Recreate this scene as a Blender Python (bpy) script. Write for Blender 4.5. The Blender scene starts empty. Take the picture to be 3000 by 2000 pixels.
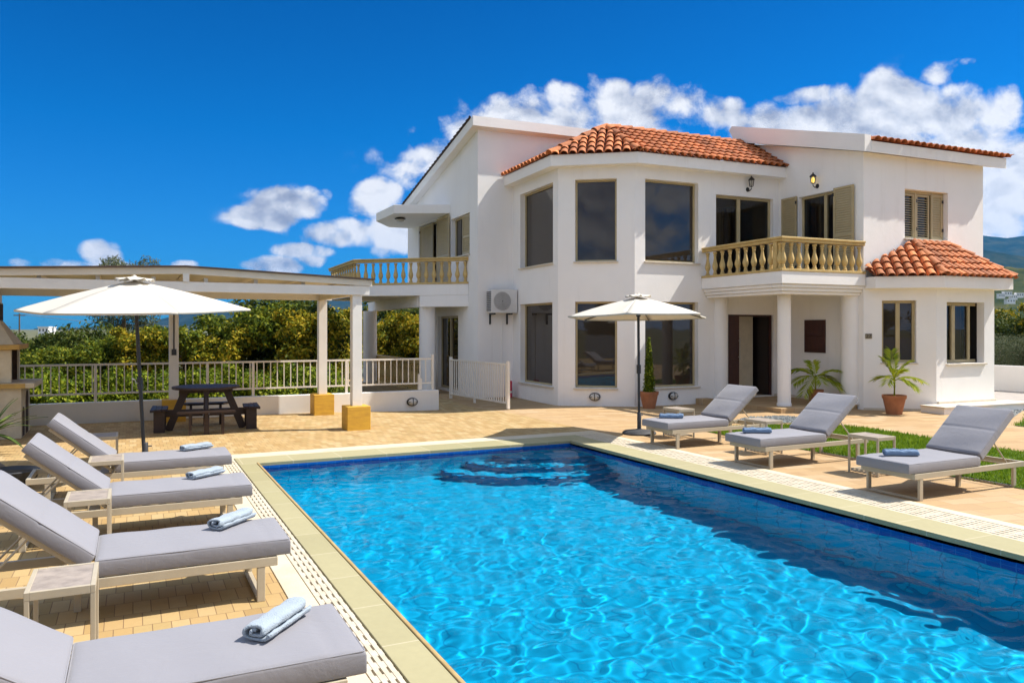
import bpy, bmesh, math, random
import numpy as np
from mathutils import Vector, Matrix, Euler

random.seed(7)
RNG = np.random.default_rng(11)
scene = bpy.context.scene
COL = scene.collection
PI = math.pi
rad = math.radians

# ---------------------------------------------------------------- helpers
def unit(v):
    v = Vector(v)
    return v.normalized()

class MB:
    """collects geometry that becomes ONE mesh object"""
    def __init__(self):
        self.v = []; self.f = []; self.mi = []; self.cur = 0
    def add(self, verts, faces):
        b = len(self.v)
        self.v += [tuple(p) for p in verts]
        for f in faces:
            self.f.append(tuple(b + i for i in f)); self.mi.append(self.cur)
    def box(self, a, b):
        x0, y0, z0 = a; x1, y1, z1 = b
        if x0 > x1: x0, x1 = x1, x0
        if y0 > y1: y0, y1 = y1, y0
        if z0 > z1: z0, z1 = z1, z0
        v = [(x0,y0,z0),(x1,y0,z0),(x1,y1,z0),(x0,y1,z0),(x0,y0,z1),(x1,y0,z1),(x1,y1,z1),(x0,y1,z1)]
        self.add(v, [(0,3,2,1),(4,5,6,7),(0,1,5,4),(1,2,6,5),(2,3,7,6),(3,0,4,7)])
    def bar(self, p, q, w, h, up=(0,0,1)):
        """box along p->q, w across, h along up"""
        p = Vector(p); q = Vector(q); d = (q-p).normalized(); up = Vector(up)
        s = d.cross(up)
        if s.length < 1e-4: s = d.cross(Vector((1,0,0)))
        s.normalize(); u = s.cross(d).normalized()
        v = []
        for e in (p, q):
            for a, b in ((-1,-1),(1,-1),(1,1),(-1,1)):
                v.append(e + s*(a*w/2) + u*(b*h/2))
        self.add(v, [(0,3,2,1),(4,5,6,7),(0,1,5,4),(1,2,6,5),(2,3,7,6),(3,0,4,7)])
    def tube(self, pts, r, n=8, cap=True):
        pts = [Vector(p) for p in pts]
        rs = r if isinstance(r, (list, tuple)) else [r]*len(pts)
        rings = []
        for i, p in enumerate(pts):
            d = (pts[min(i+1, len(pts)-1)] - pts[max(i-1, 0)]).normalized()
            a = d.cross(Vector((0,0,1)))
            if a.length < 1e-3: a = Vector((1,0,0))
            a.normalize(); b = a.cross(d).normalized()
            rings.append([p + a*(rs[i]*math.cos(2*PI*k/n)) + b*(rs[i]*math.sin(2*PI*k/n)) for k in range(n)])
        v = [x for ring in rings for x in ring]
        f = []
        for i in range(len(pts)-1):
            for k in range(n):
                f.append((i*n+k, (i+1)*n+k, (i+1)*n+(k+1)%n, i*n+(k+1)%n))
        if cap:
            f.append(tuple(range(n))); f.append(tuple((len(pts)-1)*n + k for k in reversed(range(n))))
        self.add(v, f)
    def lathe(self, prof, n=16, c=(0,0,0), cap=True):
        v = []; f = []
        for r, z in prof:
            for k in range(n):
                v.append((c[0]+r*math.cos(2*PI*k/n), c[1]+r*math.sin(2*PI*k/n), c[2]+z))
        for i in range(len(prof)-1):
            for k in range(n):
                f.append((i*n+k, i*n+(k+1)%n, (i+1)*n+(k+1)%n, (i+1)*n+k))
        if cap:
            f.append(tuple(reversed(range(n)))); f.append(tuple((len(prof)-1)*n+k for k in range(n)))
        self.add(v, f)
    def prism(self, poly, z0, z1):
        n = len(poly)
        v = [(x,y,z0) for x,y in poly] + [(x,y,z1) for x,y in poly]
        f = [tuple(reversed(range(n))), tuple(range(n, 2*n))]
        for i in range(n):
            j = (i+1) % n
            f.append((i, j, n+j, n+i))
        self.add(v, f)
    def hull(self, a, b):
        """loft between two equal polygons (lists of 3D points) with caps"""
        n = len(a)
        f = [tuple(reversed(range(n))), tuple(range(n, 2*n))]
        for i in range(n):
            j = (i+1) % n
            f.append((i, j, n+j, n+i))
        self.add(list(a)+list(b), f)
    def build(self, name, mat, parent=None, loc=None, rot=None, smooth=False, bevel=0, seg=2, fixn=True):
        me = bpy.data.meshes.new(name)
        me.from_pydata(self.v, [], self.f)
        mats = mat if isinstance(mat, (list, tuple)) else [mat]
        for m in mats: me.materials.append(m)
        if len(mats) > 1:
            me.polygons.foreach_set('material_index', self.mi)
        if fixn:
            bm = bmesh.new(); bm.from_mesh(me)
            bmesh.ops.recalc_face_normals(bm, faces=bm.faces)
            bm.to_mesh(me); bm.free()
        o = link(name, me, parent, loc, rot)
        if smooth:
            shade(me, smooth)
        if bevel:
            b = o.modifiers.new('bevel', 'BEVEL'); b.width = bevel; b.segments = seg
            b.limit_method = 'ANGLE'; b.angle_limit = rad(35)
            b.harden_normals = False
        return o

def shade(me, ang):
    me.polygons.foreach_set('use_smooth', [True]*len(me.polygons))
    if ang is not True:
        me.set_sharp_from_angle(angle=rad(ang))

def link(name, data, parent=None, loc=None, rot=None):
    o = bpy.data.objects.new(name, data)
    COL.objects.link(o)
    if parent is not None: o.parent = parent
    if loc is not None: o.location = loc
    if rot is not None: o.rotation_euler = rot
    return o

def thing(name, label, cat, loc=(0,0,0), rz=0, group=None):
    o = link(name, None, None, loc, (0,0,rz))
    o.empty_display_size = .2
    tag(o, label, cat, group)
    return o
def tag(o, label, cat, group=None):
    o['label'] = label; o['category'] = cat
    if group: o['group'] = group
    return o
def kind(o, k):
    o['kind'] = k
    return o
def copy_tree(o, parent=None, loc=None, rz=None, label=None):
    c = o.copy(); COL.objects.link(c)
    if parent is not None: c.parent = parent
    if loc is not None: c.location = loc
    if rz is not None: c.rotation_euler = (0,0,rz)
    if label: c['label'] = label
    for ch in list(o.children): copy_tree(ch, c)
    return c

def vnoise(x, y, seed=0):
    """smooth value noise on numpy arrays"""
    xi = np.floor(x).astype(np.int64); yi = np.floor(y).astype(np.int64)
    xf = x-xi; yf = y-yi
    def h(a, b):
        n = (a*374761393 + b*668265263 + seed*144665) & 0x7fffffff
        n = ((n ^ (n >> 13))*1274126177) & 0x7fffffff
        return ((n ^ (n >> 16)) & 0xffff)/65535.0
    u = xf*xf*(3-2*xf); w = yf*yf*(3-2*yf)
    return (h(xi,yi)*(1-u)+h(xi+1,yi)*u)*(1-w) + (h(xi,yi+1)*(1-u)+h(xi+1,yi+1)*u)*w
def fbm(x, y, seed=0, o=5):
    s = 0; a = .5; 
    for i in range(o):
        s = s + a*vnoise(x, y, seed+i); x = x*2.03; y = y*2.03; a *= .5
    return s

# ---------------------------------------------------------------- materials
class NT:
    def __init__(self, tree):
        self.t = tree; self.n = tree.nodes; self.l = tree.links
        self.n.clear()
    def node(self, typ, **kw):
        n = self.n.new(typ)
        for k, v in kw.items():
            if k.startswith('i_'):
                key = k[2:]
                key = int(key) if key.isdigit() else key.replace('_', ' ')
                n.inputs[key].default_value = v
            else: setattr(n, k, v)
        return n
    def link(self, a, b): self.l.new(a, b)
    def math(self, op, a, b=None, c=None, clamp=False):
        n = self.n.new('ShaderNodeMath'); n.operation = op; n.use_clamp = clamp
        for i, x in enumerate((a, b, c)):
            if x is None: continue
            if isinstance(x, (int, float)): n.inputs[i].default_value = x
            else: self.l.new(x, n.inputs[i])
        return n.outputs[0]
    def mixc(self, fac, a, b, typ='MIX'):
        n = self.n.new('ShaderNodeMix'); n.data_type = 'RGBA'; n.blend_type = typ
        for i, x in ((0, fac), (6, a), (7, b)):
            if isinstance(x, (int, float)): n.inputs[i].default_value = x
            elif isinstance(x, tuple): n.inputs[i].default_value = (*x, 1) if len(x) == 3 else x
            else: self.l.new(x, n.inputs[i])
        return n.outputs[2]
    def ramp(self, fac, stops, interp='LINEAR'):
        n = self.n.new('ShaderNodeValToRGB'); n.color_ramp.interpolation = interp
        el = n.color_ramp.elements
        while len(el) < len(stops): el.new(.5)
        for e, (p, c) in zip(el, stops):
            e.position = p; e.color = (*c, 1) if len(c) == 3 else c
        self.l.new(fac, n.inputs[0])
        return n.outputs[0]
    def coord(self, kind='Object', scale=(1,1,1), rot=(0,0,0)):
        t = self.n.new('ShaderNodeTexCoord'); m = self.n.new('ShaderNodeMapping')
        m.inputs['Scale'].default_value = scale; m.inputs['Rotation'].default_value = rot
        self.l.new(t.outputs[kind], m.inputs[0]); return m.outputs[0]
    def noise(self, vec, scale, detail=4, rough=.55, dist=0):
        n = self.n.new('ShaderNodeTexNoise')
        n.inputs['Scale'].default_value = scale; n.inputs['Detail'].default_value = detail
        n.inputs['Roughness'].default_value = rough; n.inputs['Distortion'].default_value = dist
        self.l.new(vec, n.inputs['Vector']); return n.outputs['Fac']

def new_mat(name):
    m = bpy.data.materials.new(name); m.use_nodes = True
    return m, NT(m.node_tree)

def mat(name, c, rough=.6, c2=None, nscale=6, bump=0, bscale=40, metal=0, spec=.5, coat=0, stretch=(1,1,1), jitter=0, bdist=.01):
    """principled paint / stone / wood with two-tone noise and fine relief"""
    m, t = new_mat(name)
    out = t.node('ShaderNodeOutputMaterial'); p = t.node('ShaderNodeBsdfPrincipled')
    t.link(p.outputs[0], out.inputs[0])
    p.inputs['Roughness'].default_value = rough; p.inputs['Metallic'].default_value = metal
    p.inputs['Specular IOR Level'].default_value = spec; p.inputs['Coat Weight'].default_value = coat
    vec = t.coord('Object', stretch)
    c2 = c2 or tuple(x*.88 for x in c)
    fac = t.noise(vec, nscale, 5, .6)
    fac = t.ramp(fac, [(.33, (0,0,0)), (.67, (1,1,1))])
    colr = t.mixc(fac, c, c2)
    if jitter:
        g = t.node('ShaderNodeNewGeometry')
        j = t.math('MULTIPLY_ADD', g.outputs['Random Per Island'], 2*jitter, 1-jitter)
        cc = t.node('ShaderNodeCombineColor')
        for i in range(3): t.link(j, cc.inputs[i])
        colr = t.mixc(1.0, colr, cc.outputs[0], 'MULTIPLY')
    t.link(colr, p.inputs['Base Color'])
    if bump:
        b = t.node('ShaderNodeBump'); b.inputs['Strength'].default_value = bump; b.inputs['Distance'].default_value = bdist
        t.link(t.noise(vec, bscale, 4), b.inputs['Height']); t.link(b.outputs[0], p.inputs['Normal'])
    return m

M = {}
def plaster(name, c, c2, dirt):
    m, t = new_mat(name)
    out = t.node('ShaderNodeOutputMaterial'); p = t.node('ShaderNodeBsdfPrincipled'); t.link(p.outputs[0], out.inputs[0])
    p.inputs['Roughness'].default_value = .88; p.inputs['Specular IOR Level'].default_value = .2
    vec = t.coord('Object')
    base = t.mixc(t.ramp(t.noise(vec, .8, 6, .6), [(.35,(0,0,0)),(.65,(1,1,1))]), c, c2)
    st = t.noise(t.coord('Object', (5,5,.28)), 1.5, 6, .65)          # thin rain streaks
    pa = t.noise(vec, .45, 4, .6)
    k = t.math('MULTIPLY', t.ramp(st, [(.54,(0,0,0)),(.78,(1,1,1))]), t.ramp(pa, [(.42,(0,0,0)),(.62,(1,1,1))]))
    base = t.mixc(t.math('MULTIPLY', k, .38), base, dirt)
    t.link(base, p.inputs['Base Color'])
    h = t.math('ADD', t.math('MULTIPLY', t.noise(vec, 70, 4), .6), t.math('MULTIPLY', t.noise(vec, 6, 4), .8))
    b = t.node('ShaderNodeBump'); b.inputs['Strength'].default_value = .3; b.inputs['Distance'].default_value = .012
    t.link(h, b.inputs['Height']); t.link(b.outputs[0], p.inputs['Normal'])
    return m
M['plaster'] = plaster('white_render', (.89,.865,.835), (.84,.815,.785), (.62,.58,.53))
M['plaster_low'] = plaster('cream_render', (.80,.77,.72), (.74,.71,.66), (.70,.66,.60))
M['white_paint'] = mat('white_paint', (.78,.75,.70), .45, (.72,.69,.64), 3, .05, 60)
M['cream_paint'] = mat('cream_paint', (.72,.66,.55), .5, (.66,.60,.50), 2.5, .08, 50)
M['rail_paint'] = mat('rail_paint', (.76,.71,.63), .4, (.70,.65,.57), 5)
M['alu_beige'] = mat('beige_aluminium', (.47,.375,.205), .45, (.42,.335,.18), 4)
M['stone_cream'] = mat('cream_cast_stone', (.60,.435,.18), .75, (.49,.335,.115), 7, .35, 45)
M['sill_stone'] = mat('pale_sill_stone', (.68,.61,.50), .6, (.60,.53,.43), 8, .1, 40)
M['terracotta'] = mat('terracotta_tile', (.57,.185,.055), .8, (.36,.115,.04), 2.2, .4, 60, jitter=.28)
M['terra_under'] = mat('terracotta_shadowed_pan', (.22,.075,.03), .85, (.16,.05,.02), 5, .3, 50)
M['pot'] = mat('terracotta_pot', (.40,.16,.07), .8, (.30,.115,.05), 6, .3, 60)
M['soil'] = mat('potting_soil', (.05,.035,.02), .95, (.03,.02,.012), 20, .8, 60)
M['wood_dark'] = mat('dark_stained_wood', (.038,.017,.010), .5, (.022,.010,.007), 5, .3, 30, stretch=(1,1,6))
M['wood_panel'] = mat('mahogany_panel', (.065,.02,.012), .45, (.045,.014,.009), 4, .15, 30, stretch=(6,6,1))
M['wood_black'] = mat('black_brown_door', (.02,.011,.008), .35, (.014,.008,.006), 4, .1, 30)
M['steel'] = mat('brushed_steel', (.6,.58,.54), .3, (.5,.48,.45), 20, metal=1)
M['black_iron'] = mat('black_iron', (.012,.012,.014), .45, (.02,.02,.02), 20)
M['dark_grey'] = mat('charcoal_powder_coat', (.035,.037,.042), .5, (.025,.026,.03), 12)
M['rubber'] = mat('black_concrete_base', (.025,.025,.03), .7, (.045,.045,.05), 14, .3, 60)
M['ac'] = mat('white_ac_casing', (.72,.71,.69), .4, (.66,.65,.63), 5)
M['ac_dark'] = mat('ac_fan_grille', (.16,.16,.17), .5, (.08,.08,.09), 40)
M['pink'] = mat('hot_pink_vinyl', (.65,.03,.10), .35, (.55,.02,.08), 4)
M['yellow_block'] = mat('ochre_painted_block', (.66,.38,.035), .7, (.54,.29,.03), 6, .3, 40, stretch=(1,1,4))
M['bbq_stone'] = mat('barbecue_cream_stone', (.62,.55,.42), .85, (.50,.43,.31), 5, .5, 30)
M['bbq_trim'] = mat('barbecue_ochre_trim', (.55,.36,.10), .8, (.42,.26,.08), 6, .4, 30)
M['soot_shade'] = mat('soot_and_opening_shade', (.07,.04,.025), .95, (.03,.02,.015), 9, .5, 30)
M['rock'] = mat('grey_rock', (.22,.19,.16), .9, (.13,.115,.10), 5, .8, 12, bdist=.03)
M['frame_alu'] = mat('ivory_lounger_frame', (.45,.39,.29), .38, (.41,.355,.26), 8)
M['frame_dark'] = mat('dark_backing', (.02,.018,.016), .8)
M['number_plate'] = mat('bronze_number_plate', (.30,.25,.16), .5, (.22,.18,.12), 30)
M['number_ink'] = mat('dark_number', (.03,.025,.02), .5)
M['lamp_glass'] = mat('frosted_lamp_glass', (.55,.53,.48), .25, (.5,.48,.43), 10)
M['bark'] = mat('bark', (.12,.085,.055), .9, (.07,.05,.03), 8, .8, 30, bdist=.02)
M['roof_brown'] = mat('brown_roof_sheet', (.07,.04,.028), .7, (.045,.028,.02), 4)
M['hall'] = mat('cream_hall_wall', (.78,.68,.50), .9)
M['interior'] = mat('beige_interior', (.42,.35,.25), .9)
M['curtain'] = mat('brown_net_curtain', (.20,.15,.10), .9, (.12,.09,.06), 30, stretch=(1,1,.02))
M['curtain_white'] = mat('white_curtain', (.5,.48,.44), .9, (.36,.34,.3), 24, stretch=(1,1,.02))
M['table_stone'] = mat('grey_ceramic_top', (.37,.31,.26), .5, (.24,.20,.17), 16, .05, 60)

def fabric(name, c, c2, scale=420, bump=.35, rough=.9, dist=.002, nscale=3):
    m, t = new_mat(name)
    out = t.node('ShaderNodeOutputMaterial'); p = t.node('ShaderNodeBsdfPrincipled')
    t.link(p.outputs[0], out.inputs[0]); p.inputs['Roughness'].default_value = rough
    p.inputs['Specular IOR Level'].default_value = .15; p.inputs['Sheen Weight'].default_value = .25
    vec = t.coord('Object')
    base = t.mixc(t.noise(vec, nscale, 5, .6), c, c2)
    weave = t.noise(vec, scale, 2, .5)
    base = t.mixc(t.math('MULTIPLY', weave, .28), base, tuple(x*.72 for x in c))
    t.link(base, p.inputs['Base Color'])
    b = t.node('ShaderNodeBump'); b.inputs['Strength'].default_value = bump; b.inputs['Distance'].default_value = dist
    t.link(weave, b.inputs['Height'])
    b2 = t.node('ShaderNodeBump'); b2.inputs['Strength'].default_value = .22; b2.inputs['Distance'].default_value = .02
    t.link(t.noise(vec, 6.5, 4, .6, .6), b2.inputs['Height']); t.link(b.outputs[0], b2.inputs['Normal'])
    t.link(b2.outputs[0], p.inputs['Normal'])
    return m
M['cushion'] = fabric('lilac_grey_canvas', (.252,.248,.272), (.228,.224,.247))
M['towel'] = fabric('pale_blue_terry', (.36,.42,.48), (.29,.35,.41), 160, .9, .95, .006, 40)
M['towel_dark'] = fabric('denim_blue_terry', (.19,.28,.42), (.15,.23,.36), 160, .9, .95, .006, 40)

def canvas_mat():
    m, t = new_mat('cream_parasol_canvas')
    out = t.node('ShaderNodeOutputMaterial')
    d = t.node('ShaderNodeBsdfDiffuse'); tr = t.node('ShaderNodeBsdfTranslucent'); mx = t.node('ShaderNodeMixShader')
    vec = t.coord('Object')
    c = t.mixc(t.noise(vec, 5, 4), (.70,.66,.585), (.65,.605,.53))
    t.link(c, d.inputs[0]); t.link(c, tr.inputs[0]); mx.inputs[0].default_value = .22
    t.link(d.outputs[0], mx.inputs[1]); t.link(tr.outputs[0], mx.inputs[2]); t.link(mx.outputs[0], out.inputs[0])
    return m
M['canvas'] = canvas_mat()

def leaf_mat(name, stops, trans=.3):
    m, t = new_mat(name)
    out = t.node('ShaderNodeOutputMaterial')
    p = t.node('ShaderNodeBsdfPrincipled'); p.inputs['Roughness'].default_value = .6; p.inputs['Specular IOR Level'].default_value = .12
    tr = t.node('ShaderNodeBsdfTranslucent'); mx = t.node('ShaderNodeMixShader'); mx.inputs[0].default_value = trans
    g = t.node('ShaderNodeNewGeometry')
    vec = t.coord('Object')
    f = t.math('ADD', t.math('MULTIPLY', g.outputs['Random Per Island'], .55), t.math('MULTIPLY', t.noise(vec, 1.3, 3), .45))
    c = t.ramp(f, stops)
    t.link(c, p.inputs['Base Color']); t.link(c, tr.inputs[0])
    t.link(p.outputs[0], mx.inputs[1]); t.link(tr.outputs[0], mx.inputs[2]); t.link(mx.outputs[0], out.inputs[0])
    return m
M['leaf_ochre'] = leaf_mat('ochre_green_leaves', [(.18,(.025,.042,.005)),(.36,(.10,.13,.010)),(.55,(.26,.235,.013)),(.78,(.46,.31,.02))])
M['leaf_green'] = leaf_mat('fresh_green_leaves', [(.2,(.035,.065,.006)),(.5,(.13,.19,.010)),(.75,(.32,.34,.025))])
M['leaf_mid'] = leaf_mat('olive_green_leaves', [(.18,(.02,.04,.006)),(.4,(.07,.11,.012)),(.62,(.17,.20,.014)),(.85,(.34,.29,.02))])
M['leaf_dark'] = leaf_mat('dark_green_leaves', [(.2,(.02,.04,.008)),(.5,(.055,.085,.014)),(.8,(.13,.14,.02))])
M['leaf_olive'] = leaf_mat('grey_olive_leaves', [(.2,(.05,.07,.03)),(.5,(.10,.12,.06)),(.8,(.17,.18,.10))])
M['leaf_palm'] = leaf_mat('yellow_green_palm', [(.2,(.13,.19,.012)),(.5,(.30,.36,.02)),(.8,(.52,.52,.05))])
M['leaf_yucca'] = leaf_mat('yucca_blades', [(.2,(.03,.07,.02)),(.6,(.08,.13,.03)),(.85,(.16,.18,.05))], .1)

def pane_mat():
    m, t = new_mat('dark_window_glass')
    out = t.node('ShaderNodeOutputMaterial'); p = t.node('ShaderNodeBsdfPrincipled')
    p.inputs['Base Color'].default_value = (.035,.027,.020,1); p.inputs['Roughness'].default_value = .015
    p.inputs['IOR'].default_value = 1.6
    b = t.node('ShaderNodeBump'); b.inputs['Strength'].default_value = .06; b.inputs['Distance'].default_value = .02
    t.link(t.noise(t.coord('Object'), 1.6, 1), b.inputs['Height']); t.link(b.outputs[0], p.inputs['Normal'])
    t.link(p.outputs[0], out.inputs[0])
    return m
M['pane'] = pane_mat()
def clear_mat():
    m, t = new_mat('tinted_clear_glass')
    out = t.node('ShaderNodeOutputMaterial')
    tr = t.node('ShaderNodeBsdfTransparent'); tr.inputs[0].default_value = (.50,.46,.42,1)
    gl = t.node('ShaderNodeBsdfGlossy'); gl.inputs['Roughness'].default_value = .01
    fr = t.node('ShaderNodeFresnel'); fr.inputs[0].default_value = 1.6
    mx = t.node('ShaderNodeMixShader')
    t.link(fr.outputs[0], mx.inputs[0]); t.link(tr.outputs[0], mx.inputs[1]); t.link(gl.outputs[0], mx.inputs[2]); t.link(mx.outputs[0], out.inputs[0])
    return m
M['clear'] = clear_mat()

def paver_mat(name, cols, mortar, bw, bh, msize, bump=.5, warp=.0, rot=0, big=.35):
    m, t = new_mat(name)
    out = t.node('ShaderNodeOutputMaterial'); p = t.node('ShaderNodeBsdfPrincipled')
    t.link(p.outputs[0], out.inputs[0]); p.inputs['Roughness'].default_value = .8; p.inputs['Specular IOR Level'].default_value = .25
    vec = t.coord('Object', (1,1,1), (0,0,rot))
    if warp:
        nz = t.node('ShaderNodeTexNoise'); nz.inputs['Scale'].default_value = 1.4; t.link(vec, nz.inputs['Vector'])
        va = t.node('ShaderNodeVectorMath', operation='MULTIPLY_ADD'); va.inputs[1].default_value = (warp,)*3
        t.link(nz.outputs['Color'], va.inputs[0]); t.link(vec, va.inputs[2]); vec = va.outputs[0]
    br = t.node('ShaderNodeTexBrick'); t.link(vec, br.inputs['Vector'])
    br.offset = .5; br.squash = 1
    for k, v in (('Scale',1),('Brick Width',bw),('Row Height',bh),('Mortar Size',msize),('Mortar Smooth',.25),('Bias',0)): br.inputs[k].default_value = v
    br.inputs['Color1'].default_value = (0,0,0,1); br.inputs['Color2'].default_value = (1,1,1,1); br.inputs['Mortar'].default_value = (.5,.5,.5,1)
    tone = t.ramp(br.outputs['Color'], [(i/(len(cols)-1), c) for i, c in enumerate(cols)])
    stain = t.noise(vec, .55, 6, .62)
    tone = t.mixc(t.math('MULTIPLY', t.ramp(stain, [(.4,(0,0,0)),(.7,(1,1,1))]), big), tone, tuple(x*.74 for x in cols[1]))
    grain = t.noise(vec, 22, 5, .65)
    tone = t.mixc(t.math('MULTIPLY', grain, .42), tone, tuple(x*.66 for x in cols[0]))
    t.link(t.mixc(br.outputs['Fac'], tone, mortar), p.inputs['Base Color'])
    h = t.math('SUBTRACT', t.math('MULTIPLY', t.noise(vec, 35, 4), .35), br.outputs['Fac'])
    b = t.node('ShaderNodeBump'); b.inputs['Strength'].default_value = bump; b.inputs['Distance'].default_value = .006
    t.link(h, b.inputs['Height']); t.link(b.outputs[0], p.inputs['Normal'])
    return m
M['paver'] = paver_mat('golden_brick_pavers', [(.43,.285,.125),(.49,.34,.155),(.37,.235,.09),(.52,.385,.20),(.40,.285,.12),(.34,.215,.085)], (.22,.14,.07), .100, .225, .003)
M['flag'] = paver_mat('stamped_sandstone_paving', [(.43,.285,.145),(.49,.34,.18),(.38,.24,.115),(.52,.385,.235)], (.34,.22,.12), .42, .21, .006, .4, .12, .2)
M['grey_paving'] = paver_mat('grey_block_paving', [(.38,.34,.30),(.43,.38,.33),(.35,.31,.28)], (.25,.22,.2), .2, .1, .004)
M['coping'] = paver_mat('greenish_coping_stone', [(.36,.325,.185),(.40,.36,.21),(.33,.30,.16)], (.46,.41,.28), .62, 3.0, .005, .2, 0, PI/2, .6)
M['coping_x'] = paver_mat('greenish_coping_stone_along', [(.36,.325,.185),(.40,.36,.21),(.33,.30,.16)], (.46,.41,.28), .62, 3.0, .005, .2, 0, 0, .6)
M['lip'] = mat('ochre_pool_lip', (.42,.30,.13), .6, (.34,.23,.09), 7, .2, 40)
M['edge_strip'] = mat('cream_edge_slab', (.60,.52,.39), .8, (.52,.44,.31), 4, .25, 50)
M['grate'] = mat('ivory_grating', (.58,.52,.41), .6, (.48,.41,.30), 9, .1, 60)
M['gutter'] = mat('dark_gutter', (.03,.028,.025), .9)
M['gravel'] = mat('blue_grey_gravel', (.16,.18,.18), .95, (.36,.37,.35), 45, 1, 45, bdist=.03)
M['lawn_soil'] = mat('mown_turf', (.085,.15,.015), .95, (.055,.105,.012), 12, .9, 70, bdist=.03)
M['grass'] = leaf_mat('grass_blades', [(.2,(.08,.16,.008)),(.5,(.15,.25,.012)),(.8,(.26,.34,.02))], .4)
M['land'] = mat('dry_green_land', (.06,.075,.025), .95, (.12,.11,.05), .05, 0)

def pool_mat(name, c, c2, line, size, lw):
    m, t = new_mat(name)
    out = t.node('ShaderNodeOutputMaterial'); p = t.node('ShaderNodeBsdfPrincipled')
    t.link(p.outputs[0], out.inputs[0]); p.inputs['Roughness'].default_value = .5; p.inputs['Specular IOR Level'].default_value = .04
    ge = t.node('ShaderNodeNewGeometry')
    tc = t.node('ShaderNodeTexCoord')
    # planar mapping picked by the face's own orientation so that tiles stay square on walls and floor
    sx = t.node('ShaderNodeSeparateXYZ'); t.link(tc.outputs['Object'], sx.inputs[0])
    sn = t.node('ShaderNodeSeparateXYZ'); t.link(ge.outputs['True Normal'], sn.inputs[0])
    isx = t.math('GREATER_THAN', t.math('ABSOLUTE', sn.outputs[0]), .7)
    isz = t.math('GREATER_THAN', t.math('ABSOLUTE', sn.outputs[2]), .7)
    u = t.math('ADD', t.math('MULTIPLY', sx.outputs[1], isx), t.math('MULTIPLY', sx.outputs[0], t.math('SUBTRACT', 1, isx)))
    v = t.math('ADD', t.math('MULTIPLY', sx.outputs[1], isz), t.math('MULTIPLY', sx.outputs[2], t.math('SUBTRACT', 1, isz)))
    cb = t.node('ShaderNodeCombineXYZ'); t.link(u, cb.inputs[0]); t.link(v, cb.inputs[1])
    br = t.node('ShaderNodeTexBrick'); br.offset = 0; t.link(cb.outputs[0], br.inputs['Vector'])
    for k, w in (('Scale',1),('Brick Width',size),('Row Height',size),('Mortar Size',lw),('Mortar Smooth',.1),('Bias',0)): br.inputs[k].default_value = w
    br.inputs['Color1'].default_value = (*c,1); br.inputs['Color2'].default_value = (*c2,1); br.inputs['Mortar'].default_value = (*line,1)
    t.link(br.outputs['Color'], p.inputs['Base Color'])
    return m
M['pool_tile'] = pool_mat('cyan_pool_mosaic', (.001,.190,.335), (.001,.177,.315), (.001,.125,.25), .30, .006)
M['pool_wall'] = pool_mat('shade_lifted_wall_mosaic', (.003,.42,.62), (.003,.39,.58), (.002,.26,.43), .30, .006)  # floor mosaic paled for the walls, light in their shade put into the colour
M['pool_nosing'] = pool_mat('blue_step_nosing', (.001,.125,.27), (.001,.13,.28), (.001,.11,.24), .12, .004)
M['pool_band'] = pool_mat('navy_waterline_tiles', (.01,.09,.36), (.01,.13,.42), (.03,.18,.46), .12, .004)

def water_mat():
    m, t = new_mat('clear_pool_water')
    out = t.node('ShaderNodeOutputMaterial')
    g = t.node('ShaderNodeBsdfRefraction'); g.inputs['Roughness'].default_value = 0; g.inputs['IOR'].default_value = 1.09
    g.inputs['Color'].default_value = (.94,.985,1,1)
    gl = t.node('ShaderNodeBsdfGlossy'); gl.inputs['Roughness'].default_value = 0
    fr = t.node('ShaderNodeFresnel'); fr.inputs['IOR'].default_value = 1.065
    mx = t.node('ShaderNodeMixShader'); t.link(fr.outputs[0], mx.inputs[0]); t.link(g.outputs[0], mx.inputs[1]); t.link(gl.outputs[0], mx.inputs[2])
    t.link(mx.outputs[0], out.inputs[0])
    return m
M['water'] = water_mat()

def emit_mat(name, c, s):
    m, t = new_mat(name)
    out = t.node('ShaderNodeOutputMaterial'); e = t.node('ShaderNodeEmission')
    e.inputs[0].default_value = (*c,1); e.inputs[1].default_value = s
    t.link(e.outputs[0], out.inputs[0]); return m
M['lit'] = emit_mat('lit_lantern_bulb', (1,.62,.12), 1.6)

# ---------------------------------------------------------------- camera, sun, sky
YAW = rad(25.956); FOC = 2281.0; HOR = 964.0; CAMZ = 1.7
cam_d = bpy.data.cameras.new('camera'); cam = link('camera', cam_d)
cam.location = (0, 0, CAMZ); cam.rotation_euler = (rad(90), 0, -YAW)
cam_d.sensor_width = 36; cam_d.lens = FOC*36/3000
cam_d.shift_y = -(1000-HOR)/3000
cam_d.clip_start = .05; cam_d.clip_end = 60000
scene.camera = cam

SUN_EL = rad(53.8); SUN_AZ = rad(107.3)          # azimuth clockwise from +Y
sdir = Vector((math.cos(SUN_EL)*math.sin(SUN_AZ), math.cos(SUN_EL)*math.cos(SUN_AZ), math.sin(SUN_EL)))
sun_d = bpy.data.lights.new('sun', 'SUN'); sun_d.energy = 5.0; sun_d.angle = rad(.53); sun_d.color = (1, .945, .86)
sun = link('sun', sun_d, None, (0,0,50)); sun.rotation_euler = sdir.to_track_quat('Z', 'Y').to_euler()
sun_d.cycles.is_caustics_light = True

def sky_dir(px, py):
    a = math.atan2(px-1500, FOC)
    return YAW + a, math.atan2((HOR-py)*math.cos(a), FOC)

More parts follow.
